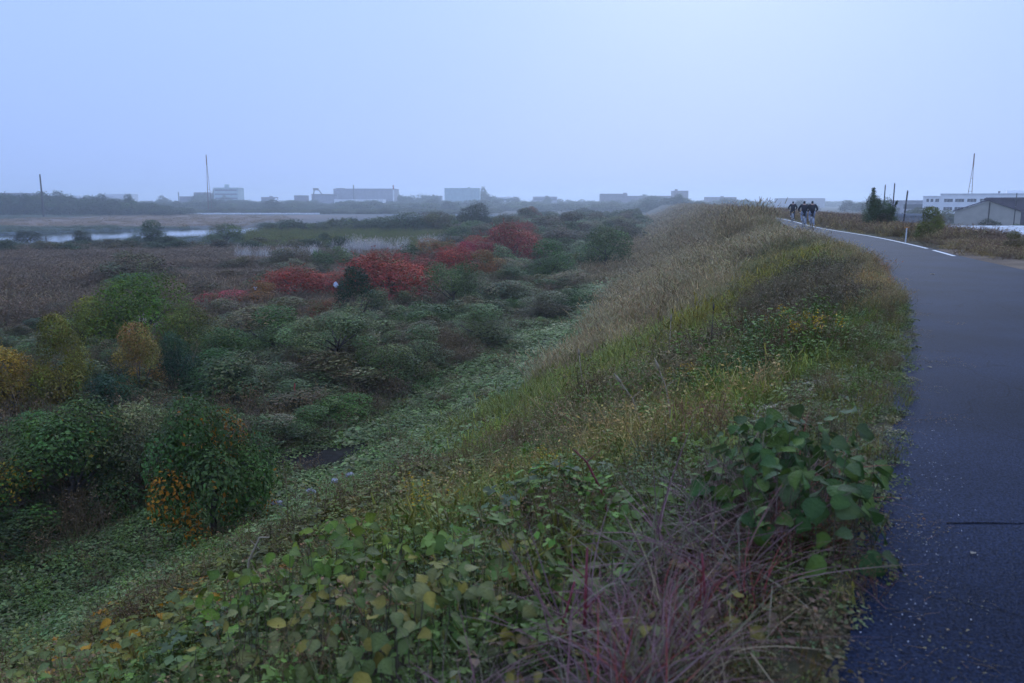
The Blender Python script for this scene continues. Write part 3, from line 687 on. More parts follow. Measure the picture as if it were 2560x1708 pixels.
# ------------------------------------------------------------------ bushes and trees that can be told apart
# x, y, width, height, crown, colour, label
BUSHES = [
 (-6.79, 17.26, 2.24, 2.98, 'roundA', 'dkgreen', 'tall dark green vine-hung bush with orange leaves, nearest bush below the slope'),
 (-10.9, 18.81, 2.78, 2.55, 'roundB', 'dkgreen2', 'broad dark green bush flecked with yellow leaves, near the left edge'),
 (-9.56, 20.07, 2.11, 2.38, 'round1', 'greygreen', 'dull grey-green bush squeezed between two dark vine-hung bushes'),
 (-12.39, 18.43, 2.04, 1.68, 'round2', 'greygreen2', 'low grey-green shrub cut off by the left edge below the yellow-flecked bush'),
 (-14.22, 22.81, 2.38, 1.38, 'mound1', 'dkgreen2', 'dark leafy shrub behind the yellow-flecked bush, below the orange autumn bush'),
 (-10.31, 26.26, 2.44, 0.96, 'round1', 'dkgreen', 'dark green shrub behind the nearest vine-hung bush'),
 (-17.72, 27.59, 2.56, 2.64, 'round1', 'orange', 'orange-yellow autumn bush at the left edge'),
 (-16.0, 27.71, 2.13, 2.8, 'upright1', 'olive', 'upright olive-yellow bush beside the orange autumn bush'),
 (-13.9, 29.11, 2.0, 2.39, 'upright2', 'tan', 'tan-orange half-bare bush in front of the big green bush'),
 (-13.05, 30.51, 1.43, 2.56, 'round1', 'teal', 'narrow dark teal bush right of the tan-orange bush'),
 (-11.99, 31.01, 2.86, 1.55, 'mound1', 'dkgreen', 'rounded dark green mound right of the narrow teal bush'),
 (-14.09, 27.48, 2.26, 1.72, 'mound2', 'teal', 'dark teal shrub at the foot of the tan-orange bush'),
 (-18.42, 39.47, 4.02, 3.61, 'round2', 'green', 'tallest bright green bush on the left of the plain'),
 (-20.57, 38.56, 2.92, 2.81, 'round1', 'yelgreen', 'yellow-green bush leaning on the left of the bright green bush'),
 (-16.01, 38.96, 2.54, 2.44, 'round2', 'olive2', 'olive bush on the right flank of the bright green bush'),
 (-31.45, 65.59, 5.92, 1.62, 'mound1', 'dkgreen2', 'low dark green shrub in the brown weeds behind the bright green bush'),
 (-27.91, 47.47, 2.82, 1.16, 'mound2', 'dkgreen3', 'small dim green shrub in the brown weeds at far left'),
 (-13.09, 36.14, 2.93, 2.02, 'mound2', 'dkgreen2', 'dark green mound right of the olive bush'),
 (-11.42, 38.4, 3.91, 1.94, 'mound1', 'midgreen', 'wide mid-green mound below the red-brown bush'),
 (-9.72, 31.24, 2.55, 1.43, 'mound2', 'greygreen', 'grey-green leafy mound beside the arched vine canopy'),
 (-7.64, 34.19, 3.5, 2.12, 'arch1', 'greygreen', 'arched canopy of grey-green vine on a pale leaning trunk'),
 (-8.38, 28.64, 2.35, 1.09, 'mound1', 'greygreen2', 'grey-green mound just left of the red stake'),
 (-6.06, 27.56, 2.48, 1.02, 'mound2', 'green2', 'fresh green mound right of the red stake'),
 (-8.16, 24.6, 2.68, 0.99, 'mound2', 'greygreen', 'wide pale grey-green mound behind the black ditch'),
 (-6.83, 25.42, 2.1, 0.85, 'mound1', 'midgreen', 'low mid-green mound at the left end of the black ditch'),
 (-5.37, 33.12, 2.7, 1.8, 'round1', 'midgreen', 'leafy green bush in the middle of the grey vine thicket'),
 (-4.23, 36.14, 2.93, 1.61, 'mound1', 'greygreen2', 'pale vine-draped mound right of the leafy green bush'),
 (-6.0, 46.17, 3.48, 1.79, 'mound2', 'midgreen', 'vine-draped mound in front of the large crimson bush'),
 (-1.68, 43.42, 3.5, 1.81, 'mound1', 'greygreen', 'vine-draped mound beside the foot of the embankment'),
 (4.93, 56.11, 3.47, 1.63, 'mound2', 'dkgreen', 'small dark green bush at the foot of the tall grass slope'),
 (-9.15, 46.68, 2.78, 3.12, 'upright2', 'ivy', 'very dark ivy-covered tree stump between two red bushes'),
 (-4.16, 56.08, 3.76, 3.29, 'tree1', 'midgreen', 'green bush on a visible thin trunk right of the crimson bush'),
 (-16.68, 62.72, 5.66, 2.5, 'roundR', 'red', 'red autumn bush left of the ivy-dark bush'),
 (-9.82, 61.74, 6.52, 3.75, 'roundR', 'red', 'largest red autumn bush, right of the ivy-dark bush'),
 (-11.09, 46.68, 2.78, 1.83, 'moundR', 'redbrown', 'red-brown bush at the foot of the ivy-dark bush'),
 (-20.4, 55.8, 4.76, 1.25, 'moundR', 'crimson', 'low crimson bush at the left end of the red bushes'),
 (-14.94, 50.66, 4.86, 1.56, 'mound1', 'mottled', 'mottled brown and green bush below the left red bush'),
 (-8.02, 89.15, 5.7, 3.06, 'moundR', 'rust', 'rust-orange bush behind the largest red bush'),
 (-5.31, 100.71, 3.78, 2.83, 'round2', 'crimson', 'small crimson bush between two rust-orange bushes'),
 (-0.27, 100.35, 6.66, 4.79, 'roundR', 'red2', 'dark red bush farthest right in the row of red bushes'),
 (-2.37, 79.04, 4.23, 2.22, 'mound1', 'rust', 'rust-orange bush below the dark red bush'),
 (-9.64, 58.5, 2.22, 1.32, 'mound2', 'crimson', 'small crimson shrub touching the right side of the ivy-dark bush'),
 (3.81, 77.51, 5.77, 3.71, 'mound1', 'green3', 'green bush right of the row of red bushes'),
 (10.68, 92.06, 6.12, 5.03, 'round2', 'green3', 'tall green bush beside the shoulder of the grass slope'),
 (0.17, 61.17, 4.89, 1.96, 'mound2', 'greygreen2', 'low grey-green bush below the row of red bushes'),
 (2.24, 54.21, 4.35, 1.67, 'mound1', 'browngrey', 'flat brown-grey thicket near the foot of the grass slope'),
 (-9.56, 208.27, 9.41, 7.63, 'round1', 'dark', 'tall nearly black tree rising above the back tree line'),
 (-19.71, 208.46, 9.96, 5.65, 'round2', 'brownolive', 'brown-olive tree left of the black tree'),
 (-27.33, 206.48, 12.55, 5.45, 'round1', 'dkgreen3', 'dark green tree left of the brown-olive tree'),
 (-1.6, 196.84, 8.38, 5.13, 'round2', 'brownolive', 'loose olive tree right of the black tree'),
 (6.55, 258.43, 6.91, 6.8, 'round1', 'rustdark', 'rounded rust-brown tree standing alone in the back tree line'),
 (-65.09, 217.19, 8.67, 4.07, 'round2', 'dkgreen3', 'dark green tree at the river bend, left end of the green reeds'),
 (-89.97, 149.69, 5.13, 2.96, 'round1', 'dark', 'dark bush by the water at the far left'),
 (-75.86, 142.17, 4.42, 2.97, 'mound2', 'dark2', 'dim bush standing alone on the near river bank'),
 (-68.28, 151.94, 7.12, 3.7, 'mound1', 'dkgreen3', 'broad low green tree beside the bright river reach'),
 (-53.93, 152.05, 7.44, 3.94, 'round2', 'palegreen', 'pale green willowy bush in front of the bright river reach'),
 (-9.24, 75.19, 4.82, 2.69, 'mound2', 'red2', 'dull red shrub behind the ivy-dark bush, right flank of the largest red bush'),
 (-5.93, 83.65, 4.48, 2.81, 'round2', 'red', 'bright red bush linking the largest red bush to the dark red one'),
 (2.65, 122.28, 5.23, 3.18, 'round1', 'redbrown', 'red-brown bush right behind the dark red bush'),
 (-18.06, 57.16, 3.68, 1.46, 'mound1', 'rust', 'rusty low shrub between the crimson bush and the left red bush'),
 (-13.68, 64.86, 3.83, 1.97, 'moundR', 'red2', 'dark red shrub filling the gap between the left and the largest red bush'),
 (-4.13, 108.7, 5.23, 2.92, 'moundR', 'red', 'red bush leaning on the left of the dark red bush'),
 (2.09, 154.66, 5.78, 3.62, 'round2', 'red2', 'farthest small red bush behind the dark red bush'),
 (11.61, 178.98, 11.36, 4.9, 'mound1', 'brownpurple', 'purple-brown thicket behind the green bush by the grass slope'),
]
TINT = dict(dkgreen=(.048, .09, .028), dkgreen2=(.058, .10, .03), dkgreen3=(.045, .075, .04), greygreen=(.125, .145, .085), greygreen2=(.105, .115, .07),
            orange=(.20, .145, .025), olive=(.15, .14, .03), olive2=(.11, .125, .035), tan=(.21, .15, .05), teal=(.028, .065, .04), green=(.085, .15, .022),
            yelgreen=(.13, .15, .025), midgreen=(.08, .11, .045), green2=(.06, .12, .025), green3=(.07, .11, .045), ivy=(.02, .042, .024), red=(.29, .045, .034),
            red2=(.24, .042, .04), redbrown=(.19, .065, .04), crimson=(.35, .03, .065), mottled=(.13, .10, .06), rust=(.22, .085, .028), browngrey=(.115, .10, .075),
            dark=(.028, .038, .028), dark2=(.035, .045, .03), brownolive=(.085, .08, .035), rustdark=(.12, .06, .03), palegreen=(.08, .115, .05), brownpurple=(.08, .05, .045))
ACC = (.30, .13, .015)
CROWN = dict(round1=p_crown(300), round2=p_crown(301), roundA=p_crown(302, 'round', 19000, .026, None, (ACC, .18)), roundB=p_crown(303, 'round', 17000, .026, None, ((.30, .20, .03), .12)),
             roundR=p_crown(311, 'round', 13000, .024, None, ((.13, .085, .035), .22)), moundR=p_crown(312, 'mound', 13000, .024, None, ((.11, .10, .04), .25)), mound1=p_crown(304, 'mound'), mound2=p_crown(305, 'mound'), upright1=p_crown(306, 'upright'), upright2=p_crown(307, 'upright', 9000, .026, None, None, .3),
             tree1=p_crown(308, 'tree', 9000), tree2=p_crown(309, 'tree', 9000), arch1=p_crown(310, 'arch', 11000))
TRUNK = {k: p_trunk(i, k[:-1] if k[:-1] in ('tree', 'arch') else 'round') for i, k in enumerate(CROWN)}
def bush(x, y, w, h, crown, tint, label, cat=None, z=None):
    o = empty('autumn_bush' if tint in ('red', 'red2', 'crimson', 'orange', 'rust', 'redbrown') else ('tree' if 'tree' in label else 'bush'), (x, y, float(ground(x, y)) - .05 if z is None else z), rng.uniform(0, 6.28))
    o.scale = (w, w, h)
    c = obj('crown', CROWN[crown], o); t = TINT[tint]; c.color = (t[0], t[1], t[2], 1)
    obj('trunk', TRUNK[crown], o)
    tag(o, label, cat or ('tree' if 'tree' in label else 'bush')); return o
for b in BUSHES: bush(b[0], b[1], b[2]*(1.42 if b[1] < 45 else 1.3 if b[1] < 110 else 1.2), b[3]*(1.5 if b[5] in ('red', 'red2', 'crimson', 'rust', 'redbrown') else 1.42 if b[1] < 45 else 1.28 if b[1] < 110 else 1.25), b[4], b[5], b[6])
CR_I = {k: p_crown(320 + i, sh, 6500, .032, M_INST) for i, (k, sh) in enumerate((('mA', 'mound'), ('mB', 'mound'), ('rA', 'round'), ('rB', 'round'), ('uA', 'upright')))}
CR = list(CR_I.values())
CRF = [p_crown(340 + i, sh, 2600, .05, M_INST) for i, sh in enumerate(('round', 'mound', 'round', 'upright'))]

# ------------------------------------------------------------------ thickets and weeds of the plain
def clear_of_bushes(x, y, f=.42):
    for b in BUSHES:
        if (x - b[0])**2 + (y - b[1])**2 < (b[2]*f)**2: return False
    return True
def plain_cover():
    pts, rz, sc, ix, ti = [], [], [], [], []
    def put(x, y, kind, tint, f, z=-.03, tall=1):
        k0, kn = K_[kind]; pts.append((x, y, float(ground(x, y)) + z)); rz.append(rng.uniform(0, 6.28)); sc.append((f, f, f*hsq(y)*(.6 if y < 40 else .42)*tall)); ix.append(k0 + rng.integers(0, kn)); ti.append(np.array(tint)*rng.uniform(.7, 1.3))
    # near thicket floor
    for y0, y1, d in ((13, 20, 14), (20, 30, 11), (30, 45, 7), (45, 62, 4.5), (62, 90, 2.8), (90, 140, 1.6)):
        g = grow((y0 + y1)/2)*1.1
        n = int((y1 - y0)*(.62*2*y1)*d*.62)
        xs = rng.uniform(-.69*y1, .12*y1 + 6, n); ys = rng.uniform(y0, y1, n); s = s_of(xs, ys); w1 = wob(xs, ys, 3.5, 1); w2 = wob(xs, ys, 6, 9)
        for x, y, q, a, b in zip(xs, ys, s, w1, w2):
            if q < 16.5 or x < -.69*y: continue
            if in_ditch(x, y): continue
            brown = (q > 27 + 6*a and y > 47) or (y > 70 and q > 26)
            if brown: t = pick([(4, 'T', (.135, .10, .095), 1.5), (3, 'G', (.15, .115, .10), 1.2), (1, 'T', (.17, .11, .075), 1.3), (1.2, 'W', (.08, .08, .05), 1.0)], rng.random())
            elif a > .35: t = pick([(3, 'T', BRN, 1.1), (2, 'M', GREY, 1.2), (2, 'T', DKP, 1.0)], rng.random())
            elif y < 36 and x < -4.5: t = pick([(4, 'T', (.085, .065, .06), 1.0), (2, 'M', (.05, .065, .035), 1.1), (1.5, 'W', (.05, .07, .03), 1.0), (2, 'T', BRN, .9)], rng.random())  # darker tints stand in for shade in the gaps between bushes
            else: t = pick([(5, 'M', (.105, .12, .08), 1.3), (2, 'W', GRN2, 1.1), (1.5, 'T', (.12, .10, .085), 1.0), (1, 'M', GRN, 1.2)], rng.random())
            put(x, y, t[1], t[2], t[3]*g*rng.uniform(.7, 1.2)*(1 + .2*b), tall=2.1 if (t[1] in 'TG' and y < 75 and rng.random() < .22) else 1)
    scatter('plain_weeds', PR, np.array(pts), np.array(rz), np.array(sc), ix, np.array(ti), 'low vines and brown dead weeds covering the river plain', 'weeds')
plain_cover()
def thicket():
    pts, rz, sc, ix, ti = [], [], [], [], []
    def put(x, y, w, h, k, t): pts.append((x, y, float(ground(x, y)) - .1)); rz.append(rng.uniform(0, 6.28)); sc.append((w*rng.uniform(.65, 1.4), w*rng.uniform(.65, 1.4), h)); ix.append(k); ti.append(np.array(t)*rng.uniform(.75, 1.25))
    n = 0
    while n < 380:
        y = 17 + 85*rng.random()**1.3; s = rng.uniform(17.8, 17.8 + min(44, y*.95)); x = float(x_of(s, y))
        if x < -.67*y - 2: continue
        if abs(x + 6.2) < 2.9 and -3.0 < y - 23.6 < 1.7: continue
        brown = s > 30 and y > 47
        if brown and rng.random() < .75: continue
        if not clear_of_bushes(x, y, .55): continue
        cl = float(wob(x, y, 4.2, 13))
        if cl < -.45: continue                                             # open gaps of dead weeds and bare ground
        w = rng.uniform(1.3, 3.4)*(1 + y/90); h = w*rng.uniform(.22, .42)*(1 + .7*max(0, cl))
        c = pick([(3, 0, (.12, .13, .09), 1), (2.5, 0, (.11, .105, .075), 1), (1.8, 0, (.065, .095, .04), 1), (1.2, 0, (.14, .11, .085), 1)] if not brown else [(2, 0, (.12, .09, .08), 1), (1, 0, (.07, .085, .045), 1)], rng.random())
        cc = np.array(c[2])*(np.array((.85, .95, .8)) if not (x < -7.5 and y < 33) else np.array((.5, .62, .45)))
        if rng.random() < .22: w *= .6; h = w*rng.uniform(.5, .85)
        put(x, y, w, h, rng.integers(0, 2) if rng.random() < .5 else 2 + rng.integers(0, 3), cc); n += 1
    # scrub behind the green bushes towards the grass slope, and around the back of the plain
    for _ in range(150):
        y = rng.uniform(95, 260); s = rng.uniform(18, 18 + .22*y); x = float(x_of(s, y)); w = rng.uniform(4, 9)*(.6 + y/260)
        c = pick([(3, 0, (.065, .095, .045), 1), (2, 0, (.085, .07, .055), 1), (1, 0, (.11, .11, .07), 1)], rng.random())
        put(x, y, w, w*rng.uniform(.28, .5), rng.integers(0, 5), c[2])
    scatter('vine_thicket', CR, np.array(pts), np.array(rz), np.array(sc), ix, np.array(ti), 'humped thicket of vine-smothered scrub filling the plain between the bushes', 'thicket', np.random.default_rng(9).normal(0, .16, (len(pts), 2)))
thicket()
def reeds():
    pts, rz, sc, ix, ti = [], [], [], [], []
    def put(x, y, w, h, k, t): pts.append((x, y, float(ground(x, y)) - .1)); rz.append(rng.uniform(0, 6.28)); sc.append((w, w, h)); ix.append(k); ti.append(np.array(t)*rng.uniform(.8, 1.2))
    # green reed bed in front of the back tree line
    for _ in range(2600):
        y = rng.uniform(132, 215); x = rng.uniform(-.33*y, -.02*y)
        if river_d(x, y) < 24: continue
        put(x, y, rng.uniform(2, 4), rng.uniform(1.2, 2.0), rng.integers(0, 4), (.095, .12, .04) if rng.random() < .75 else (.12, .115, .045))
    o = scatter('reed_bed', g_dry, np.array(pts), np.array(rz), np.array(sc), ix, np.array(ti), 'even green reed bed in front of the back tree line', 'reeds')
    pts, rz, sc, ix, ti = [], [], [], [], []
    for _ in range(7000):
        y = rng.uniform(118, 520); x = rng.uniform(-.72*y, -.30*y + 10)
        if river_d(x, y) < 25: continue
        mud = abs(x + 165) < 75 and y > 262
        if mud and rng.random() < .75: continue
        c = (.17, .125, .095) if mud else ((.085, .11, .105) if wob(x, y*.35, 22) > -.2 else (.06, .08, .075))  # meadow tints carry the blue-grey of the haze
        put(x, y, rng.uniform(4, 9)*(.5 + y/400), rng.uniform(.5, 1.1), rng.integers(0, 4), c)
    scatter('meadow_grass', g_dry, np.array(pts), np.array(rz), np.array(sc), ix, np.array(ti), 'rough grass on the flats beyond the river, tinted blue-grey for haze', 'grass')
reeds()
def woods():
    pts, rz, sc, ix, ti = [], [], [], [], []
    def put(x, y, w, h, k, t, z=-.3): pts.append((x, y, float(ground(x, y)) + z)); rz.append(rng.uniform(0, 6.28)); sc.append((w, w, h)); ix.append(k); ti.append(np.array(t)*rng.uniform(.75, 1.25))
    D1, D2, D3 = (.045, .065, .035), (.06, .075, .035), (.085, .075, .05)
    # shrubs on the near river bank
    for _ in range(90):
        t = rng.random(); x = -96 + 70*t + rng.normal(0, 3); y = 128 + 10*t + rng.normal(0, 5); put(x, y, rng.uniform(3.5, 7), rng.uniform(1.2, 2.6), rng.integers(0, 4), D1 if rng.random() < .7 else D3)
    # back tree line beyond the reeds
    for _ in range(130):
        t = rng.random(); x = -66 + 92*t; y = 222 + rng.uniform(-10, 26) - 10*t; put(x, y, rng.uniform(6, 11), rng.uniform(2.6, 5.4), rng.integers(0, 4), D1 if rng.random() < .55 else D2)
    for _ in range(90):
        y = rng.uniform(240, 420); x = rng.uniform(.0*y, .155*y); put(x, y, rng.uniform(7, 14), rng.uniform(3, 6), rng.integers(0, 4), D1 if rng.random() < .6 else D2)
    scatter('back_tree_line', CRF, np.array(pts), np.array(rz), np.array(sc), ix, np.array(ti), 'dark tree line and bank scrub along the near side of the river', 'woods')
    pts.clear(); rz.clear(); sc.clear(); ix.clear(); ti.clear()
    # dark wood on the far bank at left
    for _ in range(150):
        t = rng.random(); x = -372 + 160*t; y = 500 + rng.uniform(-14, 40); hh = 9.5 + 6*math.exp(-((t - .45)/.35)**2) - 3*(t > .85); put(x, y, rng.uniform(12, 22), hh*rng.uniform(.7, 1.1), rng.integers(0, 4), D1)
    for _ in range(170):
        y = rng.uniform(560, 640); x = rng.uniform(-.42*y, -.02*y); put(x, y, rng.uniform(10, 22), rng.uniform(2, 5), rng.integers(0, 4), D2)
    # hazy woods in front of and between the far buildings
    for _ in range(800):
        y = rng.uniform(680, 1250); x = rng.uniform(-.66*y, .30*y); put(x, y, rng.uniform(16, 38), rng.uniform(6, 13)*(y/1000)**.5, rng.integers(0, 4), D1 if rng.random() < .5 else D2)
    for cx, cy, w, h, m in ((-385, 1000, 60, 19, 9), (-232, 975, 40, 9, 10), (-128, 1030, 42, 17, 16), (-60, 1040, 40, 21, 10), (-36, 1040, 30, 17, 6), (0, 1040, 70, 13, 10), (-520, 1050, 80, 14, 10), (240, 620, 60, 7, 10), (128, 640, 40, 9, 8)):
        for _ in range(m): put(cx + rng.normal(0, w*.35), cy + rng.uniform(-6, 10), rng.uniform(14, 26), 1.3*h*rng.uniform(.65, 1.05), rng.integers(0, 4), D1)
    for _ in range(500):
        y = rng.uniform(1300, 2600); x = rng.uniform(-.66*y, .68*y); put(x, y, rng.uniform(30, 80), rng.uniform(7, 14), rng.integers(0, 4), D1)
    for _ in range(160):       # land side of the embankment
        y = rng.uniform(260, 1200); x = rng.uniform(.44*y, .68*y)
        if 330 < y < 420 and x > 165: continue
        put(x, y, rng.uniform(8, 20), rng.uniform(3, 6.5), rng.integers(0, 4), D2)
    scatter('far_woods', CRF, np.array(pts), np.array(rz), np.array(sc), ix, np.array(ti), 'hazy woods on the far bank and between the distant buildings', 'woods')
woods()

# ------------------------------------------------------------------ buildings
M_WHITE = plain('white_render', (.82, .82, .82), .8, .06, .4)
M_BLUEG = plain('pale_green_cladding', (.40, .50, .50), .8, .12, .3)
M_GREYW = plain('grey_cladding', (.34, .33, .36), .8, .15, .3)
M_MAUVE = plain('mauve_brick', (.25, .22, .24), .85, .2, .3)
M_GLASS = plain('window_glass', (.035, .04, .055), .12, .1, 2, spec=.6)
M_FARGL = plain('hazed_glazing', (.17, .18, .21), .5, .1, 1)  # far glass coloured lighter grey to stand in for haze
M_FRAME = plain('window_frame', (.55, .55, .55), .6, .05, 2)
M_BEIGE = plain('beige_siding', (.42, .39, .33), .85, .10, .8, .2, 8)
M_DARKR = plain('dark_roof_sheet', (.085, .065, .09), .6, .2, .6)
M_METAL = plain('pale_metal_roof', (.34, .38, .43), .6, .10, .7, spec=.5)
M_SHEDW = plain('grey_shed_wall', (.22, .235, .26), .8, .15, 1.0)
M_RUST = plain('rusty_steel', (.16, .065, .04), .8, .35, 4)
M_STEEL = plain('dull_steel', (.20, .19, .20), .6, .2, 3)
M_REDP = plain('red_paint', (.30, .04, .03), .6, .2, 3)
M_WOOD = plain('creosoted_pole', (.06, .052, .05), .85, .25, 5)
M_CONC = plain('concrete', (.085, .085, .09), .9, .35, 3, .4, 25)
GL, GR = -6.0, -5.0

def window(parent, x0, x1, y, z0, z1, panes=1):
    """framed window standing 6 cm proud of a wall that faces the path"""
    f = MB(); t = .09
    f.box(x0, x1, y - .10, y + .02, z0, z0 + t); f.box(x0, x1, y - .10, y + .02, z1 - t, z1)
    f.box(x0, x0 + t, y - .10, y + .02, z0 + t, z1 - t); f.box(x1 - t, x1, y - .10, y + .02, z0 + t, z1 - t)
    for k in range(1, panes): q = x0 + (x1 - x0)*k/panes; f.box(q - t/2, q + t/2, y - .097, y + .02, z0 + t, z1 - t)
    w = f.build('window', M_FRAME, parent)
    MB().box(x0 + t, x1 - t, y - .05, y - .03, z0 + t, z1 - t).build('pane', M_GLASS, w)

def block(name, x0, x1, y, d, z0, z1, mat, label, storeys=0, parapet=.8, cat='building', roofbits=()):
    o = empty(name, ((x0 + x1)/2, y, z0)); w = (x1 - x0)/2; h = z1 - z0
    MB().box(-w, w, 0, d, 0, h).build('wall', mat, o)
    m = MB(); p = parapet
    m.box(-w - .3, w + .3, -.3, d + .3, h, h + .25); m.box(-w, w, .0, .3, h + .25, h + .25 + p); m.box(-w, w, d - .3, d, h + .25, h + .25 + p)
    m.box(-w, -w + .3, .3, d - .3, h + .25, h + .25 + p); m.box(w - .3, w, .3, d - .3, h + .25, h + .25 + p)
    rf = m.build('roof', mat, o)
    for bx, bw, bh in roofbits: MB().box(bx - bw/2, bx + bw/2, d*.3, d*.3 + bw, h + .25, h + .25 + bh).build('roof_house', mat, rf)
    for k in range(storeys):
        z = h*(k + .45)/storeys; MB().box(-w + 1.2, w - 1.2, -.06, .05, z, z + h/storeys*.35).build('window_band', M_GLASS if y < 800 else M_FARGL, o)
    tag(o, label, cat); return o

block('office_block', -366.5, -336.6, 1000, 22, GL, 18.8, M_BLUEG, 'pale blue-green office block with a small roof tower on the far bank', 5, 1.0, roofbits=((-1.5, 4.5, 5.0),))
block('stepped_building', -392, -376, 1002, 16, GL, 13.2, M_MAUVE, 'taller mauve block left of the pale blue-green office block', 3)
block('stepped_building', -409, -392.5, 1000, 16, GL, 8.4, M_MAUVE, 'lower mauve block at the left of the stepped pair', 2)
block('works_building', -262.6, -248.4, 980, 14, GL, 9.7, M_MAUVE, 'small square works building left of the conveyor gantry', 0, .5)
block('works_hall', -219.4, -144.5, 1000, 40, GL, 18.0, M_GREYW, 'long grey works hall with two chimneys in front', 0, .6, roofbits=((-32, 9, 1.5),))
block('works_annex', -243, -212, 985, 12, GL, 11.6, M_GREYW, 'grey works annex under the conveyor gantry', 0, .4)
block('low_warehouse', -205.7, -149, 940, 20, GL, 4.9, M_WHITE, 'long low white-roofed warehouse in front of the works hall', 1, .5)
block('pale_hall', -83, -40, 1000, 34, GL, 18.6, M_BLUEG, 'big plain pale green hall standing alone in the middle of the skyline', 0, .7, roofbits=((8, 3, 2.2),))
block('hospital_wing', 109.8, 141.9, 1000, 20, GL, 11.9, M_MAUVE, 'left wing of the long hazy building before the grass slope', 0, .5, roofbits=((14, 4, 1.8),))
block('hospital_link', 142.3, 198.8, 1006, 16, GL, 9.4, M_MAUVE, 'low middle wing of the long hazy building before the grass slope', 0, .5)
block('hospital_tower', 199.1, 216.8, 1000, 18, GL, 15.4, M_MAUVE, 'squat tower at the right end of the long hazy building', 0, .6, roofbits=((-5, 3, 2.5),))
block('far_hall', 365, 424, 1100, 30, GL, 7.2, M_GREYW, 'faint long hall on the horizon behind the cyclists', 0, .4)
block('flat_roofed_works', -470, -424, 700, 30, GL, 9.2, M_GREYW, 'long flat-roofed works at the left edge of the skyline', 2, .6)
block('riverside_house', -452, -422, 900, 18, GL, 10.5, M_WHITE, 'pale low house left of the stepped blocks', 0, .4)
block('far_shed', 216, 236, 450, 14, GR, 2.4, M_GREYW, 'hazy grey hall left of the white school building', 1, .4)
block('grey_outbuilding', 74, 83.5, 160, 8, GR, -.9, M_SHEDW, 'blue-grey outbuilding behind the leaning pole', 0, .15)

for x0, x1, y, d, z1, mt, lab, st in ((-560, -535, 1020, 14, 9.5, M_WHITE, 'pale two-storey block far left of the pale low house', 2), (-318, -300, 1030, 14, 8.0, M_MAUVE, 'small mauve block right of the office block', 2),
                                   (-118, -92, 1060, 16, 10.0, M_GREYW, 'grey block half hidden by trees left of the pale green hall', 2), (-20, 6, 1050, 14, 8.2, M_WHITE, 'white block among hazy trees right of the pale green hall', 2),
                                   (28, 60, 1080, 16, 9.0, M_GREYW, 'grey flat block midway between pale green hall and long hazy building', 2), (252, 290, 1050, 16, 8.2, M_MAUVE, 'faint block right of the squat tower', 0)):
    block('town_block', x0, x1, y, d, GL, z1, mt, lab, st, .5, roofbits=((2, 3.5, 1.8),))
def dome():
    o = empty('storage_dome', (-289.5, 1000, GL)); m = MB(); n, k = 16, 6; vs, fs = [], []
    for j in range(k + 1):
        a = j/k*math.pi/2
        for i in range(n): t = 2*math.pi*i/n; vs.append((4.6*math.cos(a)*math.cos(t), 4.6*math.cos(a)*math.sin(t), 8.4 + 4.6*math.sin(a)))
    for j in range(k):
        for i in range(n): fs.append((j*n+i, j*n+(i+1)%n, (j+1)*n+(i+1)%n, (j+1)*n+i))
    m.add(vs, fs); m.build('cap', M_WHITE, o, smooth=True); MB().tube([(0, 0, 0), (0, 0, 8.4)], 4.6, 16).build('drum', M_WHITE, o); tag(o, 'small white storage dome left of the works', 'tank')
dome()
def gantry():
    o = empty('conveyor_gantry', (-241, 978, GL)); m = MB()
    m.tube([(-2, 0, 0), (3.5, 0, 22.5)], .7, 6); m.tube([(13, 0, 17), (7.5, 0, 24.5)], .7, 6); m.build('leg', M_STEEL, o)
    m = MB(); m.box(2.2, 8.4, -1.2, 1.2, 22.3, 25.0); m.build('head_house', M_STEEL, o)
    m = MB(); m.tube([(12, 0, 17.4), (30, 0, 17.0)], .8, 6); m.build('belt', M_STEEL, o); tag(o, 'steel conveyor gantry with a sloped leg beside the works', 'gantry')
gantry()
def chimney(x, y, top, r, label, tip):
    o = empty('chimney', (x, y, GL)); h = top - GL
    MB().tube([(0, 0, 0), (0, 0, h*.82)], [r, r*.8], 10).build('shaft', M_STEEL if tip is not M_REDP else M_WHITE, o)
    MB().tube([(0, 0, h*.82), (0, 0, h)], [r*.8, r*.9], 10).build('tip', tip, o); tag(o, label, 'chimney')
chimney(-191.6, 985, 22.8, 1.0, 'dark thin chimney in front of the long works hall', M_STEEL)
chimney(-144.2, 990, 22.8, 1.0, 'white chimney with a red tip at the right end of the works hall', M_REDP)
chimney(-369, 900, 13.3, .7, 'short dark flue left of the stepped blocks', M_STEEL)

def revetment():
    o = empty('far_embankment_wall', (-190, 540, GL)); n = 26; L0, L1 = -52, 62
    for k in range(n):
        a = L0 + (L1 - L0)*k/n; b = L0 + (L1 - L0)*(k + 1)/n - .25; MB().box(a, b, -.5 + .05*(k % 3), .5, 0, 1.05 + .08*math.sin(k*2.1)).build('wall_panel', M_WHITE, o)
    MB().box(L0, L1, -.9, .9, -.5, .1).build('footing', M_CONC, o); tag(o, 'long pale concrete wall along the far river bank', 'wall')
revetment()

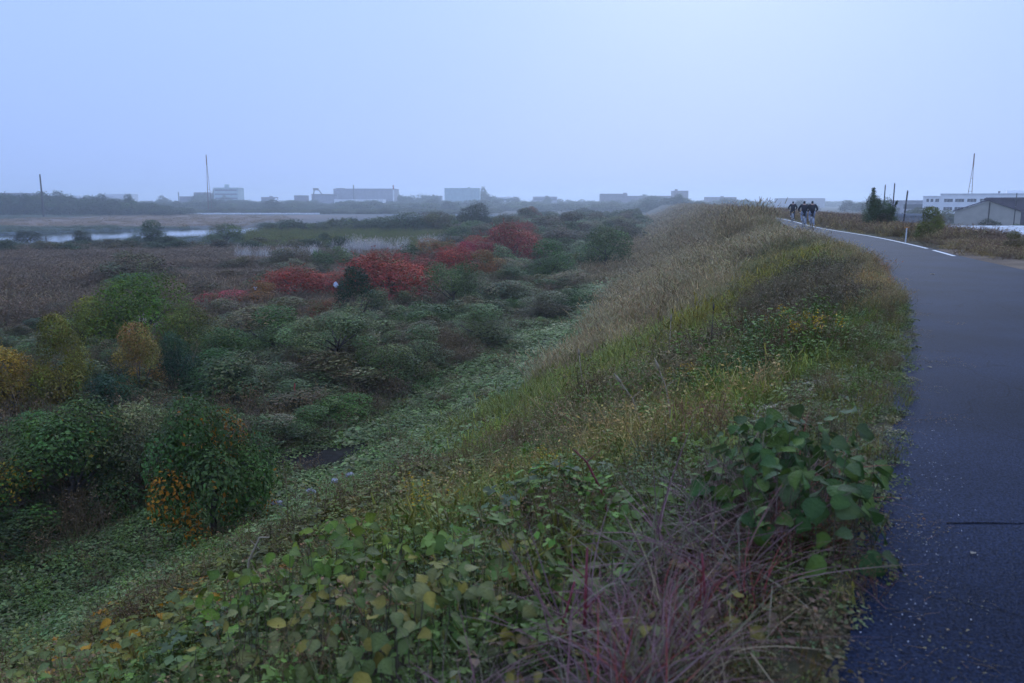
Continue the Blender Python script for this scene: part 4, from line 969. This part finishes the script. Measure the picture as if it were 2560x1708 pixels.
def school():
    o = empty('school_building', (205, 350, GR), R(-27)); Z = lambda z: z - GR; X = lambda x: x - 205
    MB().box(X(180.1), X(186.9), 0, 14, 0, Z(4.4)).build('side_block', M_WHITE, o)
    MB().box(X(186.9), X(232), -.35, 14, 0, Z(5.35)).build('wall', M_WHITE, o)
    m = MB(); m.box(X(186.7), X(232.2), -.6, 14.2, Z(5.35), Z(5.72)); rf = m.build('roof', M_WHITE, o); MB().box(X(179.9), X(186.85), -.25, 14.2, Z(4.4), Z(4.7)).build('side_roof', M_WHITE, o)
    m = MB(); m.box(X(212), X(231), 4, 10, Z(5.72), Z(6.9)); m.build('roof_house', M_WHITE, rf)
    m = MB(); m.box(X(208.6), X(209.4), 1, 2, Z(5.72), Z(6.6)); m.build('vent', M_STEEL, rf)
    for z0, z1 in ((2.0, 3.45), (-1.7, -.1), (-4.4, -3.0)):
        for x0, x1 in ((181.4, 182.5), (183.0, 184.2), (184.9, 186.4)): window(o, X(x0), X(x1), 0, Z(z0), Z(z1), 1 if x1 - x0 < 1.4 else 2)
        for x0 in (188.3, 192.6, 197.2, 202.0, 206.6, 211.2, 215.8, 220.4, 225.0): window(o, X(x0), X(x0 + 3.5), -.35, Z(z0), Z(z1), 3)
    tag(o, 'white three-storey building with rows of dark windows', 'building')
school()
def gable_house():
    o = empty('gable_house', (88, 150, GR), R(-30)); Z = lambda z: z - GR; m = MB(); w = 5.3; d = 12
    m.add([(-w, 0, 0), (w, 0, 0), (w, 0, Z(.1)), (0, 0, Z(2.05)), (-w, 0, Z(.1)), (-w, d, 0), (w, d, 0), (w, d, Z(.1)), (0, d, Z(2.05)), (-w, d, Z(.1))],
          [(0, 1, 2, 3, 4), (9, 8, 7, 6, 5), (0, 4, 9, 5), (1, 6, 7, 2), (4, 3, 8, 9), (3, 2, 7, 8)]); m.build('wall', M_BEIGE, o)
    m = MB()
    for sg in (-1, 1):
        a = (sg*(w + .35), Z(-.03)); b = (0, Z(2.05)); vs = []
        for yy in (-.3, d + .3):
            for dz in (.06, .26): vs += [(a[0], yy, a[1] + dz), (b[0], yy, b[1] + dz)]
        m.add(vs, [(0, 1, 3, 2), (4, 6, 7, 5), (2, 3, 7, 6), (0, 4, 5, 1), (0, 2, 6, 4), (1, 5, 7, 3)])
    m.build('roof', M_DARKR, o)
    MB().tube([(.25, -.09, Z(-2.4)), (.25, -.09, Z(1.8))], .10, 8).build('downpipe', M_WOOD, o)
    window(o, -3.6, -2.0, 0, Z(-3.6), Z(-2.4), 2); tag(o, 'beige gable-ended house with a thin dark roof edge', 'house')
gable_house()
block('dark_warehouse', 99.5, 119, 168, 16, GR, 2.4, M_DARKR, 'dark purple warehouse behind the beige gabled house', 0, .15, roofbits=((3.2, 1.8, 1.1),)).rotation_euler = (0, 0, R(-30))
def shed():
    o = empty('metal_roofed_shed', (56, 74, GR)); Z = lambda z: z - GR; X0, X1 = -15.2, 16
    m = MB(); m.box(X0 + .5, X1 - .5, 1.2, 10, 0, Z(-2.0)); m.build('wall', M_SHEDW, o)
    n = 20
    for k in range(n):
        a = X0 + (X1 - X0)*k/n; b = X0 + (X1 - X0)*(k + 1)/n - .03; lift = .012*(k % 2)
        MB().add([(a, 0, Z(-1.62) + lift), (b, 0, Z(-1.62) + lift), (b, 10.4, Z(-.72) + lift), (a, 10.4, Z(-.72) + lift), (a, 0, Z(-1.56) + lift), (b, 0, Z(-1.56) + lift), (b, 10.4, Z(-.66) + lift), (a, 10.4, Z(-.66) + lift)],
                 [(3, 2, 1, 0), (4, 5, 6, 7), (0, 1, 5, 4), (1, 2, 6, 5), (2, 3, 7, 6), (3, 0, 4, 7)]).build('roof_panel', M_METAL, o)
    MB().box(X0, X1, -.05, -.005, Z(-1.74), Z(-1.57)).build('fascia', M_STEEL, o)
    for k in range(6): q = X0 + .6 + (X1 - X0 - 1.2)*k/5; MB().box(q - .09, q + .09, .1, .28, 0, Z(-1.62)).build('post', M_RUST, o)
    tag(o, 'low shed with a broad pale metal roof below the path', 'shed')
shed()

def pole(x, y, base, top, label, lean=0., r=.10, arm=False):
    o = empty('utility_pole', (x, y, base)); h = top - base
    MB().tube([(0, 0, 0), (lean*h*.5, 0, h*.5), (lean*h, 0, h)], [r, r*.85, r*.7], 10).build('shaft', M_WOOD, o)
    MB().tube([(lean*h, 0, h), (lean*h, 0, h + .12)], [r*.75, r*.3], 10).build('cap', M_STEEL, o)
    for f in (.72, .86): MB().tube([(lean*h*f, 0, h*f), (lean*h*f, 0, h*f + .1)], r*.92, 10).build('band', M_STEEL, o)
    tag(o, label, 'pole')
pole(50.4, 110, GR, 4.0, 'leftmost of three dark poles behind the leafy upright shrub')
pole(46.95, 100, GR, 4.0, 'tallest dark pole, middle of three behind the upright shrub')
pole(38.5, 80, GR, 2.8, 'nearest dark pole, rightmost of three, leaning slightly', .05)
pole(-248.6, 430, GL, 16.4, 'lone dark pole above the far bank wood at left', 0, .5)
pole(90, 145, GR, 3.3, 'thin pale pole in front of the dark warehouse', 0, .10)
def mast(x, y, base, zmid, top, r, label):
    o = empty('radio_mast', (x, y, base)); h = top - base; hm = zmid - base
    MB().tube([(0, 0, hm), (0, 0, h)], [r, r*.8], 8).build('antenna', M_RUST, o)
    for k in range(3):
        a = k*2.094 + .5; MB().tube([(1.9*math.cos(a), 1.9*math.sin(a), 0), (.1*math.cos(a), .1*math.sin(a), hm + .5)], r*.38, 6).build('leg', M_RUST, o)
    for f in (.25, .5, .75):
        q = 1.9*(1 - f) + .1*f; P = [(q*math.cos(k*2.094 + .5), q*math.sin(k*2.094 + .5), hm*f) for k in range(3)]
        m = MB()
        for i in range(3): m.tube([P[i], P[(i+1) % 3]], r*.2, 4)
        m.build('brace', M_RUST, o)
    tag(o, label, 'mast')
mast(-223.8, 600, GL, 29, 36.4, .42, 'tall thin red-brown radio mast left of the office block')
mast(225.5, 400, GR, 19.5, 25.4, .36, 'tall radio mast on spread legs behind the white building')

# ------------------------------------------------------------------ cyclists
M_JACKET = plain('navy_jacket', (.012, .013, .022), .8, .3, 20)
M_TROUS = plain('pale_blue_trousers', (.30, .34, .44), .85, .25, 16)
M_TROUD = plain('charcoal_trousers', (.04, .04, .05), .85, .25, 16)
M_SHOE = plain('white_shoe', (.75, .75, .74), .6, .1, 20)
M_SKIN = plain('skin', (.36, .22, .16), .6, .1, 20)
M_HAIR = plain('black_hair', (.012, .011, .012), .5, .2, 40)
M_TYRE = plain('tyre', (.02, .02, .02), .8, .2, 30)
M_CHROME = plain('bicycle_steel', (.50, .52, .56), .3, .1, 10, metal=.8)
M_BIKE = plain('bicycle_paint', (.22, .24, .30), .4, .1, 10, spec=.5)
def bicycle(x, y, rz, label):
    o = empty('bicycle', (x, y, .006), rz)
    for yy in (-.52, .52):
        w = empty('wheel', (0, yy, .34), 0, o)
        MB().torus((0, 0, 0), .315, .022, 'x', 28, 6).build('tyre', M_TYRE, w, smooth=True); MB().torus((0, 0, 0), .288, .010, 'x', 28, 5).build('rim', M_CHROME, w, smooth=True)
        m = MB()
        for k in range(14): a = k*math.pi/7; m.tube([(0, .02*math.cos(a), .02*math.sin(a)), (0, .285*math.cos(a), .285*math.sin(a))], .0016, 3, False)
        m.build('spokes', M_CHROME, w)
    m = MB(); m.tube([(0, -.10, .28), (0, -.22, .80)], .017, 8); m.tube([(0, -.10, .28), (0, .38, .62)], .018, 8); m.tube([(0, -.18, .62), (0, .36, .70)], .016, 8)
    m.tube([(0, -.10, .28), (0, -.52, .34)], .012, 6); m.tube([(0, -.2, .72), (0, -.52, .34)], .010, 6); m.tube([(0, .36, .86), (0, .40, .60), (0, .52, .34)], .015, 8); m.build('frame', M_BIKE, o)
    m = MB(); m.tube([(0, .36, .86), (0, .34, .98)], .014, 8); m.tube([(-.28, .20, .99), (-.24, .33, 1.0), (0, .36, .98), (.24, .33, 1.0), (.28, .20, .99)], .012, 6); m.build('handlebar', M_CHROME, o)
    m = MB(); m.tube([(0, -.36, .86), (0, -.26, .875), (0, -.05, .86)], [.085, .075, .025], 8); m.build('saddle', M_TYRE, o, smooth=True)
    for yy, a0, a1 in ((-.52, 20, 190), (.52, 10, 150)):
        m = MB(); m.tube([(0, yy - .355*math.cos(R(a)), .34 + .355*math.sin(R(a))) for a in np.linspace(a0 - 25, a1 - 25, 9)], .022, 5); m.build('mudguard', M_CHROME, o)
    m = MB(); m.tube([(-.10, -.10, .28), (.10, -.10, .28)], .014, 6); m.tube([(.10, -.10, .28), (.10, -.02, .14)], .010, 6); m.tube([(-.10, -.10, .28), (-.10, -.18, .42)], .010, 6); m.box(.10, .18, -.06, .03, .125, .145); m.box(-.18, -.10, -.22, -.13, .405, .425); m.build('crank', M_CHROME, o)
    m = MB(); m.box(-.07, .07, -.70, -.42, .70, .715); m.tube([(0, -.66, .70), (0, -.52, .36)], .006, 5); m.build('rack', M_CHROME, o)
    tag(o, label, 'bicycle', None); return o
def rider(x, y, rz, label, trousers, twist=0.):
    """one continuous skinned body in riding pose"""
    J = dict(pelvis=((0, -.22, .96), .155), waist=((0, -.17, 1.12), .155), chest=((0, -.06, 1.34), .185), neck=((0, .01, 1.50), .055), chin=((0, .05, 1.57), .075), head=((0, .06, 1.66), .098), crown=((0, .05, 1.73), .075), nose=((0, .165, 1.635), .018))
    for sg, n in ((1, 'r'), (-1, 'l')):
        J['sh' + n] = ((sg*.20, -.03, 1.42), .088); J['el' + n] = ((sg*.33, .04, 1.18), .064); J['wr' + n] = ((sg*.265, .20, 1.04), .034); J['ha' + n] = ((sg*.265, .27, 1.02), .036)
        lo = sg > 0; J['hip' + n] = ((sg*.10, -.18, .92), .105)
        J['kn' + n] = ((sg*.13, .17, .60 if lo else .82), .066); J['an' + n] = ((sg*.14, -.06, .22) if lo else (sg*.14, -.18, .50), .042); J['he' + n] = ((sg*.14, -.09, .175) if lo else (sg*.14, -.22, .455), .040); J['to' + n] = ((sg*.15, .08, .165) if lo else (sg*.15, -.06, .445), .036)
    E_ = [('pelvis', 'waist'), ('waist', 'chest'), ('chest', 'neck'), ('neck', 'chin'), ('chin', 'head'), ('head', 'crown'), ('head', 'nose')]
    for n in 'rl': E_ += [('chest', 'sh' + n), ('sh' + n, 'el' + n), ('el' + n, 'wr' + n), ('wr' + n, 'ha' + n), ('pelvis', 'hip' + n), ('hip' + n, 'kn' + n), ('kn' + n, 'an' + n), ('an' + n, 'he' + n), ('he' + n, 'to' + n)]
    names = list(J); me = bpy.data.meshes.new('skeleton'); me.from_pydata([J[k][0] for k in names], [(names.index(a), names.index(b)) for a, b in E_], [])
    tmp = bpy.data.objects.new('skeleton', me); COL.objects.link(tmp)
    sk = tmp.modifiers.new('skin', 'SKIN'); sk.use_smooth_shade = True; sv = me.skin_vertices[0].data
    for i, k in enumerate(names): sv[i].radius = (J[k][1], J[k][1]); sv[i].use_root = (k == 'pelvis')
    sb = tmp.modifiers.new('sub', 'SUBSURF'); sb.levels = 2; sb.render_levels = 2
    dg = bpy.context.evaluated_depsgraph_get(); body = bpy.data.meshes.new_from_object(tmp.evaluated_get(dg)); bpy.data.objects.remove(tmp)
    body.materials.clear()
    for m in (M_JACKET, trousers, M_SHOE, M_SKIN, M_HAIR): body.materials.append(m)
    part = dict(pelvis=0, waist=0, chest=0, neck=3, chin=3, head=4, crown=4, nose=3)
    for n in 'rl': part.update({'sh' + n: 0, 'el' + n: 0, 'wr' + n: 0, 'ha' + n: 3, 'hip' + n: 1, 'kn' + n: 1, 'an' + n: 1, 'he' + n: 2, 'to' + n: 2})
    P = np.array([J[k][0] for k in names]); pr = [part[k] for k in names]
    for f in body.polygons:
        c = np.array(f.center); i = int(np.argmin(np.linalg.norm(P - c, axis=1))); mi = pr[i]
        if c[2] > 1.5 and abs(c[0]) < .13: mi = 4 if (c[2] > 1.67 or c[1] < .07) and c[2] > 1.54 else 3
        f.material_index = mi; f.use_smooth = True
    o = obj('person', body, None, (x, y, .006)); o.rotation_euler = (0, 0, rz); o.scale = (1.12, 1.0, 1.06); tag(o, label, 'person'); return o
RZ = -math.atan(.24)
for x, y, bl, rl, tr in ((20.72, 57.5, 'grey bicycle, left of the two riding side by side', 'cyclist in dark jacket and pale blue trousers, left of the side-by-side pair', M_TROUS),
                         (21.1, 57.0, 'grey bicycle, right of the two riding side by side, by the white line', 'cyclist in dark jacket and pale blue trousers, right of the side-by-side pair', M_TROUS),
                         (25.8, 74.5, 'distant bicycle ahead of the pair, half hidden by tall grass', 'cyclist in dark clothes riding ahead of the pair, half hidden by grass', M_TROUD)):
    bicycle(x, y, RZ, bl); rider(x, y, RZ, rl, tr)

# ------------------------------------------------------------------ shrubs beyond the path
def frond_shrub():
    r = np.random.default_rng(77); k = Kit()
    n = 60; t = np.linspace(.10, 1, n); pos = np.stack([.18*t**2, 0*t, 1.0*t], 1); C = leafcol(n*6, r, .35, .12)
    P = np.repeat(pos, 6, 0); al = r.normal(0, .35, (n*6, 3)) + np.tile(np.array([(.3, 1, .5), (.3, -1, .5), (1, .4, .4), (-.6, .5, .6), (.2, -.6, .8), (-.4, -.8, .5)]), (n, 1))
    V, T = stamp(DIA_V, DIA_T, P, frames(r.normal(0, .3, (n*6, 3)) + [.3, 0, 1], al), r.uniform(.05, .13, n*6)*np.repeat(1.15 - .6*t, 6)); k.add(V, T, rep(C, 4))
    rods(k, pos[:-1], pos[1:], np.full(n - 1, .014), leafcol(n - 1, r, .2, .1, (1.2, .9, .6))); fm = k.mesh('frond', M_OBJ)
    o = empty('leafy_shrub', (23.3, 51.5, .0))
    for i, (dx, dy, h, tl, az) in enumerate(((-.35, .1, 2.65, .05, 1.2), (.75, 0, 1.85, .08, .4))):
        f = obj('shoot', fm, o, (dx, dy, 0)); f.scale = (h*1.1, h*1.1, h); f.rotation_euler = (0, tl, az); q = rng.uniform(.8, 1.2); f.color = (.055*q, .085*q, .055*q, 1)
    for dx, w, h, ck in ((-.35, 1.5, 2.75, 'round2'), (.75, 1.45, 1.9, 'round1'), (.2, 1.7, 2.1, 'tree1'), (.2, 2.3, 1.15, 'mound1')):
        c = obj('foliage', CROWN[ck], o, (dx, .1, 0)); c.scale = (w, w, h); c.color = (.05, .08, .045, 1) if ck != 'mound1' else (.10, .075, .065, 1)
    MB().tube([(0, 0, -.1), (0, 0, .5)], [.08, .04], 7).build('stem', M_BARK, o); tag(o, 'dark green shrub with upright leafy shoots beyond the path, left of the dark poles', 'shrub')
frond_shrub()
bush(18.9, 36.5, 1.7, 1.55, 'upright1', 'olive2', 'green leafy weed bush on the verge left of the metal-roofed shed')
bush(21.4, 41.0, 1.7, 1.35, 'mound2', 'browngrey', 'grey-brown bush behind the green weed bush on the verge')
bush(17.3, 27.6, 1.1, .8, 'mound1', 'mottled', 'small brown weed bush at the bend of the white line')
bush(82.5, 140, 5.6, 4.9, 'round2', 'dark2', 'dark green garden bush in front of the gabled house')
bush(87.3, 139, 4.2, 4.0, 'round1', 'dkgreen', 'lower dark garden bush at the right corner of the gabled house')
bush(49.0, 78, 3.0, 1.5, 'mound2', 'browngrey', 'bare grey scrub beside the left end of the metal-roofed shed')

# ------------------------------------------------------------------ small things
def marker():
    o = empty('marker_post', (17.15, 35.1, 0)); MB().tube([(0, 0, -.1), (.01, 0, .62)], .028, 8).build('post', M_LINE, o)
    MB().box(-.10, .11, -.02, .02, .62, .67).build('board', plain('orange_board', (.55, .25, .08), .6, .15, 8), o); tag(o, 'short white marker post with a small orange board beyond the path', 'post')
marker()
def stake():
    o = empty('red_stake', (-7.95, 28.3, -6.05)); MB().tube([(0, 0, 0), (.03, 0, .6), (.07, .02, 1.25)], [.035, .033, .028], 8).build('shaft', plain('faded_red_paint', (.42, .10, .075), .7, .25, 8), o)
    MB().tube([(.07, .02, 1.25), (.072, .02, 1.31)], [.03, .012], 8).build('tip', M_REDP, o); tag(o, 'leaning red stake in a dark gap of the thicket', 'stake')
stake()
def lump(seed, sx, sy, sz, rough=.22):
    r = random.Random(seed); m = MB(); n, k = 9, 5; vs, fs = [], []
    for j in range(k + 1):
        a = -math.pi/2 + math.pi*j/k
        for i in range(n): q = 1 + r.uniform(-rough, rough); t = 2*math.pi*(i + .5*(j % 2))/n; vs.append((sx*q*math.cos(a)*math.cos(t), sy*q*math.cos(a)*math.sin(t), sz*q*math.sin(a)))
    for j in range(k):
        for i in range(n): fs.append((j*n+i, j*n+(i+1)%n, (j+1)*n+(i+1)%n, (j+1)*n+i))
    m.add(vs, fs); return m
M_STONE = plain('pale_stone', (.34, .32, .32), .85, .2, 12, .4, 40)
for i, (x, y, q, lab) in enumerate(((-5.6, 18.2, .17, 'largest pale stone beside the vine-hung bush at the slope foot'), (-5.0, 19.0, .12, 'small pale stone just right of the largest stone at the slope foot'), (-4.3, 20.3, .11, 'pale stone in green vines nearest the right end of the black ditch'), (-4.55, 19.6, .10, 'pale pinkish stone midway between ditch and vine-hung bush'))):
    tag(lump(20 + i, q, q*.8, q*.7).build('stone', M_STONE, None, (x, y, float(ground(x, y)) + .22)), lab, 'stone')
M_BAG = plain('white_plastic', (.55, .58, .66), .45, .12, 12)
for i, (x, y, dz, q, lab) in enumerate(((-12.35, 56.0, 1.9, .17, 'white and blue bag caught on top between the red bushes'), (-19.3, 60.0, 1.2, .12, 'white bag hanging at the left end of the left red bush'), (-10.0, 56.6, 1.5, .10, 'small white bag on the right of the ivy-dark bush'),
                                    (-17.9, 37.0, 1.5, .08, 'white scrap of plastic caught in the bright green bush'))):
    b = lump(50 + i, q, q*.7, q*1.1, .35).build('plastic_bag', M_BAG, None, (x, y, float(ground(x, y)) + dz)); tag(b, lab, 'bag')

def stalk(x, y, pts, r0, mat, label, name='dry_stalk', head=True):
    o = empty(name, (x, y, float(ground(x, y)) - .03)); MB().tube(pts, list(np.linspace(r0, r0*.45, len(pts))), 6).build('stem', mat, o, smooth=True)
    p = Vector(pts[-1]); q = Vector(pts[-2]); d = (p - q).normalized()
    if head: MB().tube([p, p + d*.05, p + d*.13], [r0*.6, r0*1.5, r0*.3], 6).build('seed_head', mat, o, smooth=True)
    m = MB(); a = Vector(pts[len(pts)//2]); m.tube([a, a + Vector((.08, .02, .07))], [r0*.4, r0*.2], 4); m.tube([a + (p - a)*.5, a + (p - a)*.5 + Vector((-.07, .02, .06))], [r0*.35, r0*.2], 4); m.build('twig', mat, o)
    tag(o, label, 'stalk')
M_STRAW = plain('straw_stem', (.30, .235, .15), .8, .2, 14)
M_DRED = plain('dark_red_stem', (.17, .022, .03), .55, .3, 14)
stalk(1.4, 15.2, [(0, 0, 0), (-.04, 0, .45), (-.10, 0, .95)], .016, M_STRAW, 'tall pale dry stalk standing alone over the brown weeds of the slope')
stalk(2.72, 13.6, [(0, 0, 0), (.0, 0, .5), (.01, 0, 1.0)], .013, M_STRAW, 'straight thin dry stalk at the edge of the olive grass')
stalk(3.35, 13.2, [(0, 0, 0), (-.01, 0, .45), (.0, 0, .9)], .012, M_BARK, 'dark upright stalk where olive grass meets green weeds')
stalk(1.25, 7.7, [(0, 0, 0), (.03, 0, .3), (-.06, 0, .55), (-.17, 0, .70)], .010, M_STRAW, 'arching pale stem in front of the brown patch, left of two')
stalk(1.55, 7.6, [(0, 0, 0), (.0, 0, .3), (-.05, 0, .55), (-.12, 0, .72)], .009, M_STRAW, 'arching pale stem in front of the brown patch, right of two')
stalk(.62, 4.7, [(0, 0, 0), (-.05, 0, .30), (-.16, .02, .52), (-.24, .02, .60)], .010, M_DRED, 'red-tipped bent stem reaching left out of the purple grass', head=False)
stalk(.30, 3.05, [(0, 0, 0), (.0, 0, .25), (.005, 0, .52)], .010, M_DRED, 'thick upright dark red stem in the purple grass at the bottom', 'red_stalk', False)
stalk(.17, 3.1, [(0, 0, 0), (.04, 0, .2), (.09, 0, .40)], .009, M_DRED, 'slanting red stem left of the thick upright red stem', 'red_stalk', False)
stalk(.82, 3.05, [(0, 0, 0), (-.03, 0, .18), (-.05, 0, .36)], .009, M_DRED, 'short dark red stem right of the middle of the purple grass', 'red_stalk', False)
stalk(-2.02, 5.6, [(0, 0, 0), (.02, 0, .35), (.06, 0, .62), (.15, 0, .80), (.22, 0, .80)], .013, M_STRAW, 'pale crooked stem rising from the bright kudzu leaves in the foreground', 'vine_stem', False)
lm = trimesh('fallen_leaf', *LEAF[1], M_OBJ, np.concatenate([np.ones((len(LEAF[1][0]), 3)), np.zeros((len(LEAF[1][0]), 1))], 1))
for x, y, q, a, lab in ((2.24, 3.67, .03, .3, 'pale dry leaf lying nearest on the open path'), (4.35, 8.13, .05, 1.9, 'small pale leaf on the path beside the verge, middle distance'), (10.1, 19.1, .11, 2.4, 'pale scrap lying on the path near the bend')):
    o = obj('fallen_leaf', lm, None, (x, y, .014)); o.scale = (q, q, q); o.rotation_euler = (.1, .05, a); o.color = (.22, .20, .24, 1); tag(o, lab, 'leaf')

# silver grass plumes far out on the plain
def silver():
    pts, rz, sc, ix, ti = [], [], [], [], []
    for cx, cy, w, d, n in ((-21, 122, 4.5, 3, 60), (-34, 108, 6, 5, 16), (-26, 112, 6, 5, 14), (12, 150, 6, 12, 26), (8, 175, 6, 12, 26), (24, 165, 5, 8, 22), (-15, 142, 5, 3, 22), (-22, 48, 1.2, 1, 8), (-14.3, 42.5, 1.0, .6, 8)):
        for _ in range(n):
            x = cx + rng.normal(0, w*.5); y = cy + rng.normal(0, d*.5)
            f = 1.0 if cy > 60 else .5
            pts.append((x, y, float(ground(x, y)) + (.6 if cy > 60 else .2))); rz.append(rng.uniform(0, 6.28)); sc.append((2.6*f, 2.6*f, rng.uniform(1.3, 2.2)*f)); ix.append(rng.integers(0, 4)); ti.append(np.array((.42, .42, .62))*rng.uniform(.6, 1.15))
    scatter('silver_grass', g_dry, np.array(pts), np.array(rz), np.array(sc), ix, np.array(ti), 'patches of whitish silver grass plumes on the plain', 'grass')
silver()

# ------------------------------------------------------------------ kudzu in the foreground, leaf by leaf
def leaf_mesh(i):
    tv, tt = LEAF[i]; n = len(tv)//3; c = np.zeros((len(tv), 4)); c[:, :3] = .95; c[:n, :3] = (1.28, 1.22, 1.1); c[n:, :3] = (.92, .92, .92)
    return trimesh('leaf', tv, tt, M_LEAF, c, True)
def leaf_surface():
    m = leaf_mat('kudzu_leaf', 'OBJ', .6, .16, .2); t = m.node_tree; p = t.nodes['Principled BSDF']
    tc = t.nodes.new('ShaderNodeTexCoord'); w = t.nodes.new('ShaderNodeTexNoise'); w.inputs['Scale'].default_value = 7; w.inputs['Detail'].default_value = 6
    t.links.new(tc.outputs['Object'], w.inputs['Vector']); b = t.nodes.new('ShaderNodeBump'); b.inputs['Strength'].default_value = .35; b.inputs['Distance'].default_value = .05
    t.links.new(w.outputs[0], b.inputs['Height']); t.links.new(b.outputs[0], p.inputs['Normal']); return m
M_LEAF = leaf_surface()
LM = [leaf_mesh(i) for i in range(6)]
def kudzu_plant(name, label, spots, height, size, tints, n, seed, cat='vine', flat=.5):
    """spots: (x, y, radius) lumps on the ground; leaves sit on their domes, facing out and up"""
    r = np.random.default_rng(seed); cx = float(np.mean([q[0] for q in spots])); cy = float(np.mean([q[1] for q in spots])); cz = float(ground(cx, cy))
    o = empty(name, (cx, cy, cz)); w = np.array([q[2]**2 for q in spots]); w = w/w.sum(); vine = MB()
    for k in range(n):
        sx, sy, sr = spots[r.choice(len(spots), p=w)]; a = r.uniform(0, 6.28); q = math.sqrt(r.random()); x = sx + sr*q*math.cos(a); y = sy + sr*q*math.sin(a)
        h = height*math.sqrt(max(.04, 1 - q*q))*r.uniform(.45, 1.05); z = float(ground(x, y)) + .03 + h
        nm = Vector((q*math.cos(a)*.9, q*math.sin(a)*.9 - .25, flat + .45)) + Vector(r.normal(0, .42, 3)); nm.normalize()
        al = Vector((math.cos(a), math.sin(a), -.5)) + Vector(r.normal(0, .5, 3)); X = (al - nm*al.dot(nm)).normalized(); Y = nm.cross(X)
        l = obj('leaf', LM[r.integers(0, 6)], o); s = r.uniform(*size)
        M3 = Matrix((X, Y, nm)).transposed(); l.rotation_euler = M3.to_euler(); l.location = (x - cx, y - cy, z - cz); l.scale = (s, s, s)
        t = np.array(tints[r.choice(len(tints))])*r.uniform(.75, 1.25); l.color = (float(t[0]), float(t[1]), float(t[2]), 1)
        if k % 2 == 0: vine.tube([(x - cx + r.uniform(-.06, .06), y - cy + r.uniform(-.06, .06), z - cz - h*.95 - .03), (x - cx, y - cy, z - cz)], [.0035, .002], 4, False)
    vine.build('stems', M_STEM, o)['kind'] = 'stuff'
    tag(o, label, cat); return o
kudzu_plant('kudzu_vine', 'dark glossy kudzu mound spilling onto the edge of the path', [(1.42, 3.65, .34), (1.55, 4.05, .42), (1.72, 4.5, .42), (1.35, 4.3, .36), (1.6, 5.0, .34)], .54, (.07, .125),
            [(.03, .066, .028), (.04, .08, .03), (.06, .10, .03), (.045, .07, .04)], 290, 5)
kudzu_plant('kudzu_vine', 'bright green kudzu leaves around the crooked pale stem', [(-2.15, 5.6, .5), (-1.6, 5.3, .45), (-1.0, 5.2, .45), (-1.5, 6.1, .5)], .58, (.06, .115),
            [(.09, .15, .03), (.12, .16, .035), (.075, .13, .035), (.10, .135, .06)], 270, 6)
kudzu_plant('kudzu_vine', 'dull grey-green kudzu carpet at the bottom centre', [(-1.5, 4.3, .5), (-.9, 3.75, .5), (-.35, 3.4, .45), (-.2, 3.9, .45), (-1.0, 4.5, .5)], .44, (.055, .105),
            [(.11, .125, .07), (.095, .115, .06), (.13, .135, .075), (.08, .11, .05), (.17, .15, .05)], 300, 7)
kudzu_plant('kudzu_vine', 'yellowing kudzu leaves at the lower left corner', [(-3.4, 5.6, .6), (-4.2, 6.4, .6), (-3.0, 6.4, .6), (-4.9, 7.3, .6), (-3.7, 7.4, .6)], .45, (.075, .13),
            [(.12, .13, .045), (.16, .15, .04), (.10, .125, .06), (.30, .16, .02), (.09, .12, .06)], 260, 8)
kudzu_plant('kudzu_vine', 'withered yellow and buff leaves under the purple grass at the bottom edge', [(.15, 2.85, .3), (.55, 2.85, .3), (.85, 3.0, .25), (-.15, 3.0, .3)], .18, (.045, .075),
            [(.16, .13, .07), (.13, .09, .09), (.15, .13, .05), (.10, .11, .08)], 110, 9)

# ------------------------------------------------------------------ haze
def haze():
    m = bpy.data.materials.new('haze'); m.use_nodes = True; t = m.node_tree; t.nodes.clear()
    o_ = t.nodes.new('ShaderNodeOutputMaterial'); v = t.nodes.new('ShaderNodeVolumePrincipled')
    v.inputs['Color'].default_value = (0.84, 0.92, 1.0, 1); v.inputs['Density'].default_value = HAZE; v.inputs['Anisotropy'].default_value = 0.5
    t.links.new(v.outputs[0], o_.inputs['Volume'])
    b = MB().box(-4300, 4300, -300, 4300, -10, 44).build('haze', m)
    tag(b, 'thin blue evening haze over the whole plain', 'haze', kind='stuff')
HAZE = 0.00052
haze()
